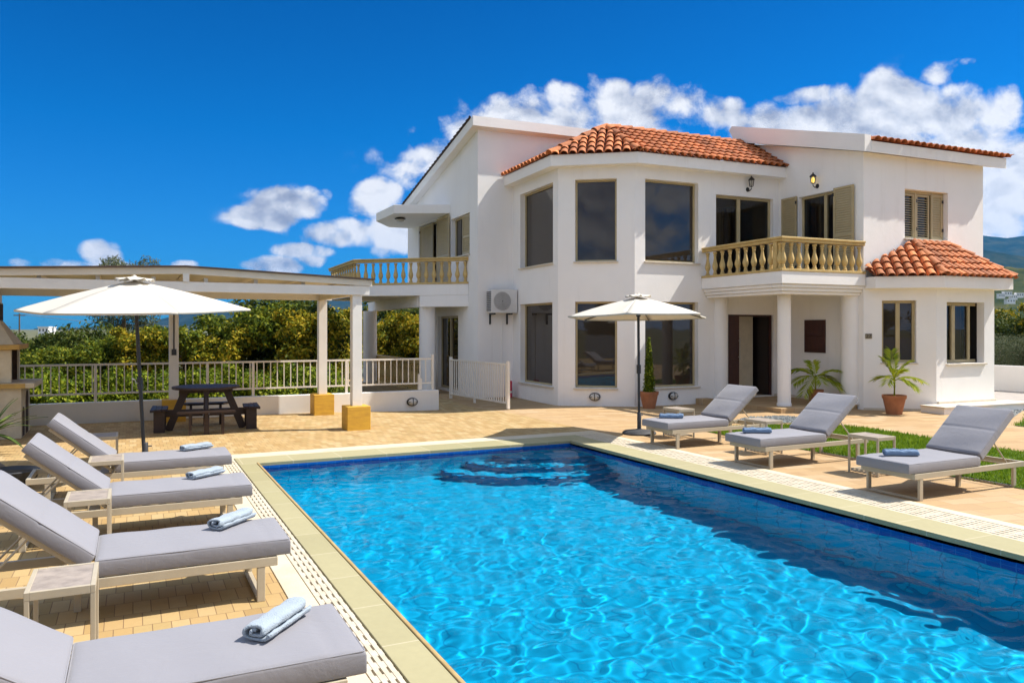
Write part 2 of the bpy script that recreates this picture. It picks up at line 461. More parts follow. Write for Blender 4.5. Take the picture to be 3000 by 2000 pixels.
world = bpy.data.worlds.new('World'); scene.world = world; world.use_nodes = True
t = NT(world.node_tree)
wout = t.node('ShaderNodeOutputWorld'); bg = t.node('ShaderNodeBackground'); t.link(bg.outputs[0], wout.inputs[0])
SKY_S = .15; bg.inputs[1].default_value = SKY_S
sky = t.node('ShaderNodeTexSky', sky_type='NISHITA'); sky.sun_disc = False
sky.sun_elevation = SUN_EL; sky.sun_rotation = SUN_AZ; sky.air_density = 1.0; sky.dust_density = .35; sky.ozone_density = 2.2
tc = t.node('ShaderNodeTexCoord'); dirv = tc.outputs['Generated']
sp = t.node('ShaderNodeSeparateXYZ'); t.link(dirv, sp.inputs[0])
az = t.math('ARCTAN2', sp.outputs[0], sp.outputs[1]); el = t.math('ARCSINE', sp.outputs[2])
# polarised deep blue low down; upper dome brightened and warmed as added fill light
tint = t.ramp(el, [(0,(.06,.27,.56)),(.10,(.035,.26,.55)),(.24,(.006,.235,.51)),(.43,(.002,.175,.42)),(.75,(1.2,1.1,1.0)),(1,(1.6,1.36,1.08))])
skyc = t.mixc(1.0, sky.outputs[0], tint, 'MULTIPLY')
# (px, py, half width, half height, weight) of the cloud masses, placed by azimuth and elevation
CL = [(1310,455,85,60,.9),(1400,400,110,90,1.05),(1520,350,130,95,1.05),(1660,335,130,95,1.05),(1790,305,110,85,1.1),(1920,300,120,80,1.1),(2040,320,100,70,.95),(2120,335,90,55,.85),
      (2230,375,120,75,1.1),(2350,350,100,55,1.0),(2460,330,110,75,1.1),(2590,300,120,85,1.15),(2700,330,120,90,1.1),(2810,320,110,100,1.15),(2920,340,100,110,1.15),
      (1700,470,420,120,1.15),(2400,470,420,110,1.15),(2850,520,240,190,1.15),(3120,430,180,230,1.1),(2760,215,70,45,.95),(2850,185,60,22,.75),(2370,285,110,32,.85),(1815,203,36,17,.7),(1633,268,22,16,.6),(1250,490,80,30,.6),(1340,520,100,50,.8),
      (825,600,95,68,1.15),(760,640,90,36,1.0),(905,600,66,52,1.0),(955,570,26,24,.6),(1100,590,80,62,1.1),(1010,680,140,44,1.0),(1130,690,130,62,1.15),(890,735,90,26,.7),
      (800,775,95,26,.85),(915,763,46,22,.75),(290,745,72,46,1.1),(270,785,150,30,1.0),(60,772,60,18,.75),(155,770,60,20,.85),(540,778,50,18,.75),(380,780,60,16,.7)]
def falloff(px, py, hw, hh, w):
    a0, e0 = sky_dir(px, py); a1, _ = sky_dir(px+hw, py); _, e1 = sky_dir(px, py-hh)
    big = .86 if hw < 180 else 1; sa = abs(a1-a0)*big; se = abs(e1-e0)*big
    u = t.math('MULTIPLY', t.math('SUBTRACT', az, a0), 1/sa); v = t.math('MULTIPLY', t.math('SUBTRACT', el, e0), 1/se)
    q = t.math('ADD', t.math('MULTIPLY', u, u), t.math('MULTIPLY', v, v))
    q = t.math('MULTIPLY', q, q)
    return t.math('MULTIPLY', t.math('EXPONENT', t.math('MULTIPLY', q, -.42)), w)
mask = None
for c in CL:
    f = falloff(*c)
    mask = f if mask is None else t.math('MAXIMUM', mask, f)
# clouds added behind and beside the viewer (seen only in the windows and as fill light)
behind = t.noise(dirv, 2.3, 3, .5)
rel = t.math('ABSOLUTE', t.math('SUBTRACT', az, YAW))
off = t.math('GREATER_THAN', rel, .75)
bmask = t.math('MULTIPLY', off, t.math('MULTIPLY_ADD', behind, 4.0, -.95, True))
bmask = t.math('MULTIPLY', bmask, t.math('LESS_THAN', el, .75))
mask = t.math('MAXIMUM', mask, bmask)
def cloud_noise(shift):
    m = t.node('ShaderNodeMapping'); m.inputs['Location'].default_value = shift; m.inputs['Scale'].default_value = (1,1,1.25)
    t.link(dirv, m.inputs[0])
    a = t.noise(m.outputs[0], 9, 13, .64, .2)
    v = t.node('ShaderNodeTexVoronoi'); v.feature = 'SMOOTH_F1'; v.inputs['Scale'].default_value = 34; v.inputs['Smoothness'].default_value = .35
    t.link(m.outputs[0], v.inputs['Vector'])
    b = t.math('SUBTRACT', .75, v.outputs['Distance'])
    return t.math('ADD', t.math('MULTIPLY', a, 1.0), t.math('MULTIPLY', b, .24))
n0 = cloud_noise((0,0,0))
n1 = cloud_noise(tuple(-.013*x for x in (Vector((math.cos(YAW), -math.sin(YAW), 0))*.55 + Vector((0,0,1))*.9)))
dens = t.math('ADD', mask, t.math('MULTIPLY_ADD', n0, 2.9, -2.0))
alpha = t.node('ShaderNodeMapRange', interpolation_type='SMOOTHSTEP')
t.link(dens, alpha.inputs[0]); alpha.inputs[1].default_value = .02; alpha.inputs[2].default_value = .62
lit = t.math('MULTIPLY_ADD', t.math('SUBTRACT', n0, n1), 3.0, .66)
thick = t.math('MULTIPLY_ADD', dens, -.28, .28)
broad = t.math('MULTIPLY_ADD', t.noise(dirv, 5.5, 4, .55), -1.9, .98)
lit = t.math('ADD', t.math('ADD', lit, broad), thick, None, True)
CK = 1/SKY_S
ccol = t.ramp(lit, [(0,(.30,.33,.42)),(.35,(.44,.47,.56)),(.7,(.72,.74,.79)),(1,(.95,.95,.96))])
ccol = t.mixc(1.0, ccol, (CK*.66,)*3, 'MULTIPLY')
final = t.mixc(t.math('MULTIPLY', t.math('MULTIPLY', alpha.outputs[0], t.math('MULTIPLY', mask, 4, None, True)), .97), skyc, ccol)
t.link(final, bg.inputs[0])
world.cycles.sampling_method = 'MANUAL'; world.cycles.sample_map_resolution = 1024

vs = scene.view_settings
vs.view_transform = 'Standard'; vs.look = 'None'; vs.gamma = 1; vs.use_curve_mapping = False; vs.exposure = .70
cy = scene.cycles
cy.use_denoising = True; cy.max_bounces = 10; cy.diffuse_bounces = 4; cy.glossy_bounces = 4; cy.transmission_bounces = 6
cy.transparent_max_bounces = 10; cy.caustics_refractive = True; cy.caustics_reflective = False; cy.blur_glossy = .3
cy.sample_clamp_indirect = 6

# ---------------------------------------------------------------- ground, patio, pool
PX0, PX1, PY1, PY0 = 1.43, 5.97, 10.25, -1.5      # the pool's inner edges
def sheet(name, polys, m, z=0):
    b = MB()
    for poly in polys:
        n = len(b.v); b.v += [(x,y,z) for x,y in poly]; b.f.append(tuple(range(n, n+len(poly)))); b.mi.append(0)
    o = b.build(name, m); kind(o, 'structure'); return o

g = MB(); BIG = 9000
g.add([(-BIG,-BIG,-.35),(BIG,-BIG,-.35),(BIG,BIG,-.35),(-BIG,BIG,-.35),(PX0-.1,PY0-.1,-.35),(PX1+.1,PY0-.1,-.35),(PX1+.1,PY1+.1,-.35),(PX0-.1,PY1+.1,-.35)],
      [(0,1,5,4),(1,2,6,5),(2,3,7,6),(3,0,4,7)])
kind(g.build('ground', M['land']), 'structure')

# patio paving: a grid that dips a few centimetres toward the drain by the gate
def dip(x, y):
    return -.075*math.exp(-(((x-6.0)/1.9)**2 + ((y-16.2)/1.3)**2))
def patio(name, x0, x1, y0, y1, m, step=.5):
    nx = max(1, round((x1-x0)/step)); ny = max(1, round((y1-y0)/step))
    b = MB(); v = []; f = []
    for j in range(ny+1):
        for i in range(nx+1):
            x = x0+(x1-x0)*i/nx; y = y0+(y1-y0)*j/ny; v.append((x, y, dip(x,y)))
    for j in range(ny):
        for i in range(nx):
            a = j*(nx+1)+i; f.append((a, a+1, a+nx+2, a+nx+1))
    b.add(v, f); o = b.build(name, m, smooth=True); kind(o, 'structure'); return o
patio('patio_paving', -9, .88, -6, 16.0, M['paver'])
patio('patio_paving', .88, 6.9, 11.12, 16.0, M['paver'])
patio('patio_paving', .88, 6.9, 16.0, 26.0, M['paver'])
patio('patio_paving', 6.9, 22, -6, 26, M['flag'])
patio('patio_paving', .88, 6.9, -6, PY0-.6, M['paver'])

# pool basin: floor, four walls, navy waterline band, curved corner steps
b = MB(); WZ = -.055; D = -.80; bandz = -.20
b.cur = 0
def quad(mb, a, c, d, e): mb.add([a,c,d,e], [(0,1,2,3)])
quad(b, (PX0,PY0,D),(PX1,PY0,D),(PX1,PY1,D),(PX0,PY1,D))
for (ax,ay),(bx,by) in (((PX0,PY0),(PX0,PY1)),((PX0,PY1),(PX1,PY1)),((PX1,PY1),(PX1,PY0)),((PX1,PY0),(PX0,PY0))):
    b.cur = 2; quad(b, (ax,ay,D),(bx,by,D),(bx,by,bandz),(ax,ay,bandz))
    b.cur = 1; quad(b, (ax,ay,bandz),(bx,by,bandz),(bx,by,-.03),(ax,ay,-.03))
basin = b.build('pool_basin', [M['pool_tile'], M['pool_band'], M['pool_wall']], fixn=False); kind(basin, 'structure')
basin.cycles.is_caustics_receiver = True
b = MB()
for i, (rx, ry, z) in enumerate(((2.1,1.3,-.60),(1.7,1.0,-.43),(1.3,.7,-.26))):
    pts = [(PX1-.003-rx*math.sin(a), PY1-.003-ry*math.cos(a)) for a in [k*PI/2/20 for k in range(21)]]
    poly = pts + [(PX1-.003, PY1-.003)]
    b.cur = 0; b.prism(poly, D+.002*i, z)
    b.cur = 1
    inner = [(PX1-.003-(rx-.04)*math.sin(a), PY1-.003-(ry-.04)*math.cos(a)) for a in [k*PI/2/20 for k in range(21)]]
    for k in range(20):
        p, q, r, s_ = pts[k], pts[k+1], inner[k+1], inner[k]
        b.add([(p[0],p[1],z+.004),(q[0],q[1],z+.004),(r[0],r[1],z+.004),(s_[0],s_[1],z+.004)], [(0,1,2,3)])
        b.add([(p[0],p[1],z-.03),(q[0],q[1],z-.03),(q[0],q[1],z+.004),(p[0],p[1],z+.004)], [(0,1,2,3)])
st = b.build('pool_steps', [M['pool_tile'], M['pool_nosing']]); kind(st, 'structure'); st.cycles.is_caustics_receiver = True

# rippled water surface
nx, ny = 230, 600
xs = np.linspace(PX0+.002, PX1-.002, nx+1); ys = np.linspace(PY0+.002, PY1-.002, ny+1)
Xg, Yg = np.meshgrid(xs, ys)
Zg = np.zeros_like(Xg)
wr = np.random.default_rng(5)
wx = Xg + .22*(fbm(Xg*.9, Yg*.9, 3, 3)-.5); wy = Yg + .22*(fbm(Xg*.9+40, Yg*.9, 9, 3)-.5)
for i in range(46):
    lam = .10*(.75/.10)**wr.random()
    th = wr.normal(2.1, 1.0) if i % 3 else wr.random()*2*PI
    k = 2*PI/lam
    Zg += (.00125*lam**.85*2.7)*np.sin(k*(math.cos(th)*wx+math.sin(th)*wy)+wr.random()*2*PI)
Zg *= (.55+.9*fbm(Xg*.5+7, Yg*.5, 21, 2))*np.interp(Yg, [2,5.5,10.2], [1.2,.95,.5])
v = np.stack([Xg, Yg, WZ+Zg], -1).reshape(-1, 3)
idx = np.arange((nx+1)*(ny+1)).reshape(ny+1, nx+1)
f = np.stack([idx[:-1,:-1], idx[:-1,1:], idx[1:,1:], idx[1:,:-1]], -1).reshape(-1, 4)
me = bpy.data.meshes.new('pool_water'); me.from_pydata(v.tolist(), [], f.tolist()); me.materials.append(M['water']); shade(me, True)
water = link('pool_water', me); kind(water, 'structure'); water.cycles.is_caustics_caster = True

# coping, overflow grating, cream edge slabs round the pool
def rim(name, boxes, m, bevel=.004):
    b = MB()
    for a, c in boxes: b.box(a, c)
    o = b.build(name, m, bevel=bevel); kind(o, 'structure'); return o
YN = PY0-.6
rim('pool_coping', [((1.19,YN,-.06),(1.40,10.25,.012)), ((5.97,YN,-.06),(6.37,10.25,.012))], M['coping'])
rim('pool_coping', [((1.19,10.252,-.06),(6.37,10.77,.010))], M['coping_x'])
rim('pool_coping', [((1.402,YN,-.05),(1.428,10.248,.020))], M['lip'], .006)
rim('pool_edge_slab', [((.88,YN,-.06),(1.03,11.12,.008)), ((6.76,YN,-.06),(6.90,11.12,.008))], M['edge_strip'])
rim('pool_edge_slab', [((1.032,10.772,-.06),(6.758,11.12,.007))], M['edge_strip'])
def grating(x0, x1, nbar):
    b = MB(); w = (x1-x0)/nbar
    b.cur = 1; b.box((x0,YN,-.06),(x1,10.77,-.035)); b.cur = 0
    for i in range(nbar):
        b.box((x0+i*w+w*.13, YN, -.034), (x0+i*w+w*.78, 10.768, .006))
    y = YN+.05; k = 0
    while y < 10.7:
        b.box((x0+.004, y, -.033), (x1-.004, y+.075, .0035)); y += .15
    o = b.build('pool_drain_grating', [M['grate'], M['gutter']]); kind(o, 'structure')
grating(1.032, 1.188, 4); grating(6.372, 6.758, 6)

# lawn, gravel and the second lawn beyond the path
def lawn_poly():
    return [(8.5,3.2),(8.5,7.6),(8.48,9.2),(8.56,10.4),(9.4,10.5),(10.0,10.45),(10.6,10.25),(11.15,9.7),(11.3,9.2),(11.15,8.2),(11.05,7.0),(11.0,5.5),(10.9,3.2)]
def inside(x, y, poly):
    r = np.zeros(x.shape, bool); n = len(poly)
    for i in range(n):
        x1, y1 = poly[i]; x2, y2 = poly[(i+1) % n]
        c = ((y1 > y) != (y2 > y)) & (x < (x2-x1)*(y-y1)/(y2-y1+1e-12)+x1)
        r ^= c
    return r
def lawn(poly, n, seed):
    sheet('lawn', [poly], M['lawn_soil'], .008)
    r = np.random.default_rng(seed); P = np.array(poly)
    x = r.uniform(P[:,0].min()-.03, P[:,0].max()+.03, n); y = r.uniform(P[:,1].min(), P[:,1].max(), n)
    jx = r.normal(0,.025,n); jy = r.normal(0,.025,n)
    k = inside(x+jx, y+jy, poly); x = x[k]; y = y[k]; m = len(x)
    h = r.uniform(.025,.06,m)*(.7+.6*vnoise(x*2,y*2,4)); a = r.uniform(0,2*PI,m); w = r.uniform(.004,.009,m)
    lx = r.normal(0,.02,m); ly = r.normal(0,.02,m)
    v = np.empty((m,3,3)); ca = np.cos(a)*w; sa = np.sin(a)*w
    v[:,0] = np.stack([x-ca,y-sa,np.full(m,.006)],-1); v[:,1] = np.stack([x+ca,y+sa,np.full(m,.006)],-1); v[:,2] = np.stack([x+lx,y+ly,.006+h],-1)
    me = bpy.data.meshes.new('grass'); me.from_pydata(v.reshape(-1,3).tolist(), [], np.arange(3*m).reshape(-1,3).tolist()); me.materials.append(M['grass'])
    kind(link('grass', me), 'stuff')
lawn(lawn_poly(), 52000, 1)
lawn([(13.9,7.2),(13.95,8.45),(14.7,8.75),(16.6,9.75),(18.5,10.2),(18.5,7.2)], 20000, 2)
sheet('gravel', [[(9.9,10.75),(10.3,10.6),(10.85,10.45),(11.3,10.1),(11.55,10.6),(11.45,11.3),(10.7,11.5),(10.1,11.2)], [(14.5,8.9),(16.6,9.9),(18.5,10.3),(18.5,11.3),(16.9,10.55),(15.8,9.95)]], M['gravel'], .006)
def pebbles(regs, n, seed):
    r = random.Random(seed); b = MB()
    for poly in regs:
        xs_ = [p[0] for p in poly]; ys_ = [p[1] for p in poly]
        for _ in range(n):
            x = r.uniform(min(xs_), max(xs_)); y = r.uniform(min(ys_), max(ys_))
            if not inside(np.array([x]), np.array([y]), poly)[0]: continue
            s = r.uniform(.012,.035); a = r.random()*6.3
            c, q = math.cos(a)*s, math.sin(a)*s
            b.add([(x+c,y+q,.008),(x-q,y+c*.8,.008),(x-c,y-q,.008),(x+q,y-c*.8,.008),(x,y,.008+s*.8)], [(0,1,4),(1,2,4),(2,3,4),(3,0,4)])
    kind(b.build('gravel', M['gravel_stone']), 'stuff')
M['gravel_stone'] = mat('blue_grey_pebble', (.22,.24,.24), .9, (.13,.14,.14), 3, .3, 60, jitter=.35)
pebbles([[(9.9,10.75),(10.3,10.6),(10.85,10.45),(11.3,10.1),(11.55,10.6),(11.45,11.3),(10.7,11.5),(10.1,11.2)], [(14.5,8.9),(16.6,9.9),(18.5,10.3),(18.5,11.3),(16.9,10.55),(15.8,9.95)]], 2200, 3)

# ---------------------------------------------------------------- the villa (own axes, turned 2.2 degrees from the pool)
HROT = rad(-2.244)
villa = thing('villa', 'white two storey villa with terracotta tiled roofs and two balustraded balconies', 'villa', (0,0,0), HROT)
HM = Matrix.Rotation(HROT, 4, 'Z')
def hw(x, y, z=0): return HM @ Vector((x, y, z))

class Plane:
    """a vertical wall plane from p0 to p1 (left to right seen from outside)"""
    def __init__(self, p0, p1):
        self.p = Vector((*p0, 0)); d = Vector((*p1, 0)) - self.p
        self.L = d.length; self.d = d.normalized(); self.n = Vector((self.d.y, -self.d.x, 0))
    def pt(self, s, z, o=0):
        return self.p + self.d*s + self.n*o + Vector((0,0,z))
    def slab(self, mb, s0, s1, z0, z1, o0, o1):
        a = [self.pt(s0,z0,o0), self.pt(s1,z0,o0), self.pt(s1,z1,o0), self.pt(s0,z1,o0)]
        b = [self.pt(s0,z0,o1), self.pt(s1,z0,o1), self.pt(s1,z1,o1), self.pt(s0,z1,o1)]
        mb.hull(a, b)
def wall(mb, pl, z0, z1, holes=(), depth=.17, s0=0, s1=None, clip=None):
    """outer face with real openings and their reveals; clip(s) gives a sloping top"""
    s1 = pl.L if s1 is None else s1
    S = sorted({s0, s1, *[h[0] for h in holes], *[h[1] for h in holes]})
    Z = sorted({z0, z1, *[h[2] for h in holes], *[h[3] for h in holes]})
    for i in range(len(S)-1):
        for j in range(len(Z)-1):
            a, b, c, d = S[i], S[i+1], Z[j], Z[j+1]
            if any(a >= h[0]-1e-6 and b <= h[1]+1e-6 and c >= h[2]-1e-6 and d <= h[3]+1e-6 for h in holes): continue
            ta, tb = d, d
            if clip and j == len(Z)-2: ta, tb = clip(a), clip(b)
            mb.add([pl.pt(a,c), pl.pt(b,c), pl.pt(b,tb), pl.pt(a,ta)], [(0,1,2,3)])
    for a, b, c, d in holes:
        for q in ([(a,c),(a,d)], [(a,d),(b,d)], [(b,d),(b,c)], [(b,c),(a,c)]):
            (sa,za),(sb,zb) = q
            mb.add([pl.pt(sa,za,0), pl.pt(sb,zb,0), pl.pt(sb,zb,-depth), pl.pt(sa,za,-depth)], [(0,1,2,3)])

LW = Plane((6.98,24.2),(6.98,18)); AC = Plane((6.98,18),(7.93,18)); W1 = Plane((7.93,18),(7.93,15.5))
W2 = Plane((7.93,15.5),(9.33,14.55)); W3 = Plane((9.33,14.55),(13.4,14.55)); W4 = Plane((13.4,14.55),(13.4,12.06))
W5 = Plane((13.4,12.06),(17.15,12.06)); W6 = Plane((13.4,12.06),(14.56,11.25)); W7 = Plane((14.56,11.25),(16.36,11.25)); W8 = Plane((16.36,11.25),(16.36,12.06))
ACW = Plane((6.98,18),(12,18)); W4U = Plane((13.4,16.6),(13.4,14.55)); W5R = Plane((17.15,12.06),(17.15,17))
UP = (3.20, 5.02); LO = (.40, 2.31)
wb = MB()
wall(wb, LW, -.2, 2.55, [(3.07,4.76,.06,2.06)], s0=1.35)
wall(wb, LW, 2.55, 6.66, [(4.2,5.63,3.62,4.67),(1.2,3.1,2.87,4.83)], clip=lambda s: 6.66-.205*(6.2-s))
wall(wb, ACW, 5.0, 6.66, s0=.95)
wall(wb, AC, -.2, 6.66)
o1 = wb.build('wall', M['plaster'], villa, fixn=False)
wb = MB()
wall(wb, W1, -.2, 5.36, [(.45,2.25,*UP),(.45,2.22,*LO)])
wall(wb, W2, -.2, 5.36, [(.38,1.30,*UP),(.38,1.31,*LO)])
wall(wb, W3, -.2, 5.36, [(.27,1.70,*UP),(.27,1.70,*LO),(2.2,3.89,2.9,4.81),(2.52,3.90,.12,2.04)])
o1 = wb.build('wall', M['plaster'], villa, fixn=False)
wb = MB()
wall(wb, W4, -.2, 6.1, [(.64,1.71,2.9,4.76)], clip=lambda s: 5.44+.263*(2.49-s))
wall(wb, W4U, 4.5, 6.6, clip=lambda s: 6.095+.263*(2.05-s))
wall(wb, W5, 2.5, 5.44, [(1.22,2.58,3.68,4.75)])
wall(wb, W5, -.2, 2.5, s0=2.9)
wall(wb, W5R, -.2, 5.44, clip=lambda s: 5.44+.263*s)
o1 = wb.build('wall', M['plaster'], villa, fixn=False)
wb = MB()
wall(wb, W6, -.2, 2.60, [(.36,1.03,1.0,2.30)]); wall(wb, W7, -.2, 2.60, [(.31,1.48,.98,2.27)]); wall(wb, W8, -.2, 2.60)
o1 = wb.build('wall', M['plaster'], villa, fixn=False)
# back of the house so that no light falls through
wb = MB()
for a, c, zb, z in (((6.98,24.2),(13,24.2),2.55,5.4),((6.98,22.85),(13,22.85),-.2,2.55),((13,24.2),(17.15,17),-.2,5.4)):
    p = Plane(a, c); wb.add([p.pt(0,zb),p.pt(p.L,zb),p.pt(p.L,z),p.pt(0,z)], [(3,2,1,0)])
wb.build('wall', M['plaster'], villa, fixn=False)

def window(pl, s0, s1, z0, z1, n=1, depth=.13, fw=.05, name='window', glass='pane', split=None, bot=None):
    """aluminium frame with n sashes; the glass is a child"""
    mb = MB(); o0, o1 = -depth-.05, -depth
    cuts = split or [s0+(s1-s0)*i/n for i in range(n+1)]
    fb = fw if bot is None else bot
    pl.slab(mb, s0, s1, z1-fw, z1, o0, o1); pl.slab(mb, s0, s1, z0, z0+fb, o0, o1)
    for i, c in enumerate(cuts):
        if i == 0: pl.slab(mb, c, c+fw, z0+fb, z1-fw, o0, o1)
        elif i == len(cuts)-1: pl.slab(mb, c-fw, c, z0+fb, z1-fw, o0, o1)
        else: pl.slab(mb, c-fw*.75, c+fw*.75, z0+fb, z1-fw, o0+.004, o1+.012)
    w = mb.build(name, M['alu_beige'], villa, bevel=.004)
    g = MB()
    for i in range(len(cuts)-1):
        g.add([pl.pt(cuts[i]+fw*.5,z0+fw*.5,-depth-.03), pl.pt(cuts[i+1]-fw*.5,z0+fw*.5,-depth-.03), pl.pt(cuts[i+1]-fw*.5,z1-fw*.5,-depth-.03), pl.pt(cuts[i]+fw*.5,z1-fw*.5,-depth-.03)], [(0,1,2,3)])
    g.build('pane', M[glass], w, fixn=False)
    return w
def sill(w, pl, s0, s1, z, out=.05, h=.03, dep=.125):
    mb = MB(); pl.slab(mb, s0, s1, z-h, z-.001, -dep, -.001); pl.slab(mb, s0-.035, s1+.035, z-h-.002, z-.003, .001, out)
    mb.build('sill', M['sill_stone'], w, bevel=.004)
def room(pl, s0, s1, z0, z1, d0, d1, m='interior'):
    mb = MB()
    P = lambda s, z, o: pl.pt(s, z, -o)
    for q in ([(s0,z0,d0),(s0,z0,d1),(s0,z1,d1),(s0,z1,d0)],[(s1,z0,d1),(s1,z0,d0),(s1,z1,d0),(s1,z1,d1)],[(s0,z0,d1),(s1,z0,d1),(s1,z1,d1),(s0,z1,d1)],
              [(s0,z0,d0),(s1,z0,d0),(s1,z0,d1),(s0,z0,d1)],[(s0,z1,d1),(s1,z1,d1),(s1,z1,d0),(s0,z1,d0)]):
        mb.add([P(*x) for x in q], [(0,1,2,3)])
    return mb.build('interior', M[m], villa, fixn=False)
def curtain(w, pl, s0, s1, z0, z1, o, m):
    mb = MB(); n = 60; a = []; 
    for i in range(n+1):
        s = s0+(s1-s0)*i/n; a.append((s, o+.025*math.sin(i*1.9)+.012*math.sin(i*.7)))
    for i in range(n):
        mb.add([pl.pt(a[i][0],z0,a[i][1]),pl.pt(a[i+1][0],z0,a[i+1][1]),pl.pt(a[i+1][0],z1,a[i+1][1]),pl.pt(a[i][0],z1,a[i][1])],[(0,1,2,3)])
    mb.build('curtain', M[m], w, smooth=True, fixn=False)
for pl, a, b_ in ((W1,.45,2.25),(W2,.38,1.30),(W3,.27,1.70)):
    w = window(pl, a, b_, *UP, fw=.042); sill(w, pl, a, b_, UP[0])
    w = window(pl, a, b_, *LO, fw=.042); sill(w, pl, a, b_, LO[0])
w = window(W3, 2.2, 3.89, 2.9, 4.81, 2, .10, .06, 'sliding_door', 'clear', split=[2.2,2.93,3.89]); curtain(w, W3, 2.26, 3.2, 2.95, 4.6, -.45, 'curtain')
room(W3, 1.8, 4.0, 2.88, 4.9, .17, 2.6)
w = window(W4, .64, 1.71, 2.9, 4.76, 2, .10, .055, 'balcony_door', 'clear', split=[.64,1.36,1.71]); curtain(w, W4, .7, 1.65, 2.95, 4.7, -.35, 'curtain')
room(W4, .5, 1.8, 2.88, 4.9, .17, 2.2)
w = window(W6, .36, 1.03, 1.0, 2.30, 2, .11, .055); sill(w, W6, .36, 1.03, 1.0, .02)
w = window(W7, .31, 1.48, .98, 2.27, 2, .20, .07, glass='clear', split=[.31,.76,1.30]); sill(w, W7, .31, 1.48, .98, .05, .035, .19); curtain(w, W7, 1.05, 1.26, 1.0, 2.2, -.40, 'curtain_white')
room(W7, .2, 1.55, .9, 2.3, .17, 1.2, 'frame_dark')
w = window(LW, 3.07, 4.76, .06, 2.06, 2, .10, .06, 'patio_door')
w = window(LW, 4.2, 5.63, 3.62, 4.67, 2, .12, .05); sill(w, LW, 4.2, 5.63, 3.62)
w = window(LW, 1.2, 3.1, 2.87, 4.83, 2, .12, .06, 'balcony_door')

def shutter(pl, s0, s1, z0, z1, o, tilt=.02, gap=1.0, mid=True, ang=0, hinge=None):
    """louvred leaf lying on the wall or standing in its opening"""
    mb = MB(); th = .035; fw = .045
    pl.slab(mb, s0, s0+fw, z0, z1, o, o+th); pl.slab(mb, s1-fw, s1, z0, z1, o, o+th)
    bars = [z0, z1-fw] + ([z0+(z1-z0)*.42] if mid else [])
    for z in bars: pl.slab(mb, s0+fw, s1-fw, z, z+fw, o+.001, o+th-.001)
    z = z0+fw; step = .052
    while z < z1-fw-.02:
        a = [pl.pt(s0+fw,z,o+.004), pl.pt(s1-fw,z,o+.004), pl.pt(s1-fw,z+.007,o+.004), pl.pt(s0+fw,z+.007,o+.004)]
        b2 = [pl.pt(s0+fw,z-tilt+.02*gap,o+th-.004), pl.pt(s1-fw,z-tilt+.02*gap,o+th-.004), pl.pt(s1-fw,z-tilt+.007+.02*gap,o+th-.004), pl.pt(s0+fw,z-tilt+.007+.02*gap,o+th-.004)]
        if gap < 1:
            q1 = [pl.pt(s0+fw,z+.050,o+.006), pl.pt(s1-fw,z+.050,o+.006), pl.pt(s1-fw,z+.056,o+.010), pl.pt(s0+fw,z+.056,o+.010)]
            q2 = [pl.pt(s0+fw,z,o+th-.010), pl.pt(s1-fw,z,o+th-.010), pl.pt(s1-fw,z+.006,o+th-.004), pl.pt(s0+fw,z+.006,o+th-.004)]
            mb.hull(q1, q2)
        else: mb.hull(a, b2)
        z += step
    sh = mb.build('shutter', M['alu_beige'], villa)
    for z in (z0+.18, z1-.18):
        hb = MB(); pl.slab(hb, (s1 if hinge == 'r' else s0)-.02, (s1 if hinge == 'r' else s0)+.02, z, z+.07, o+th, o+th+.015)
        hb.build('hinge', M['black_iron'], sh)
    return sh
shutter(W4, 1.73, 2.27, 2.93, 4.79, .03, gap=.4, hinge='l'); shutter(W4, .14, .62, 2.93, 4.79, .03, gap=.4, hinge='r')
shutter(W5, 1.28, 1.66, 3.70, 4.68, -.16, .035, 1.0, False); shutter(W5, 1.72, 2.14, 3.70, 4.68, -.16, .035, 1.0, False); shutter(W5, 2.17, 2.52, 3.70, 4.70, -.13, gap=.4, mid=False, hinge='r')
wf = MB(); W5.slab(wf, 1.22, 1.28, 3.68, 4.75, -.17, -.12); W5.slab(wf, 2.52, 2.58, 3.68, 4.75, -.17, -.12); W5.slab(wf, 1.28, 2.52, 4.69, 4.75, -.17, -.12); W5.slab(wf, 1.66, 1.72, 3.68, 4.69, -.17, -.11)
W5.slab(wf, 1.28,1.66,3.681,3.72,-.17,-.121)
w = wf.build('window', M['alu_beige'], villa, bevel=.004)
g = MB(); g.add([W5.pt(1.25,3.7,-.168),W5.pt(2.55,3.7,-.168),W5.pt(2.55,4.72,-.168),W5.pt(1.25,4.72,-.168)],[(0,1,2,3)]); g.build('pane', M['pane'], w, fixn=False)
sill(w, W5, 1.22, 2.58, 3.68, .05, .035, .115)
shutter(LW, 1.22, 2.45, 2.9, 4.80, -.07, gap=.4, hinge='l'); shutter(LW, 3.13, 4.17, 2.9, 4.80, .03, gap=.4, hinge='l'); shutter(LW, 5.02, 5.60, 3.64, 4.65, -.06, gap=.4, hinge='r')

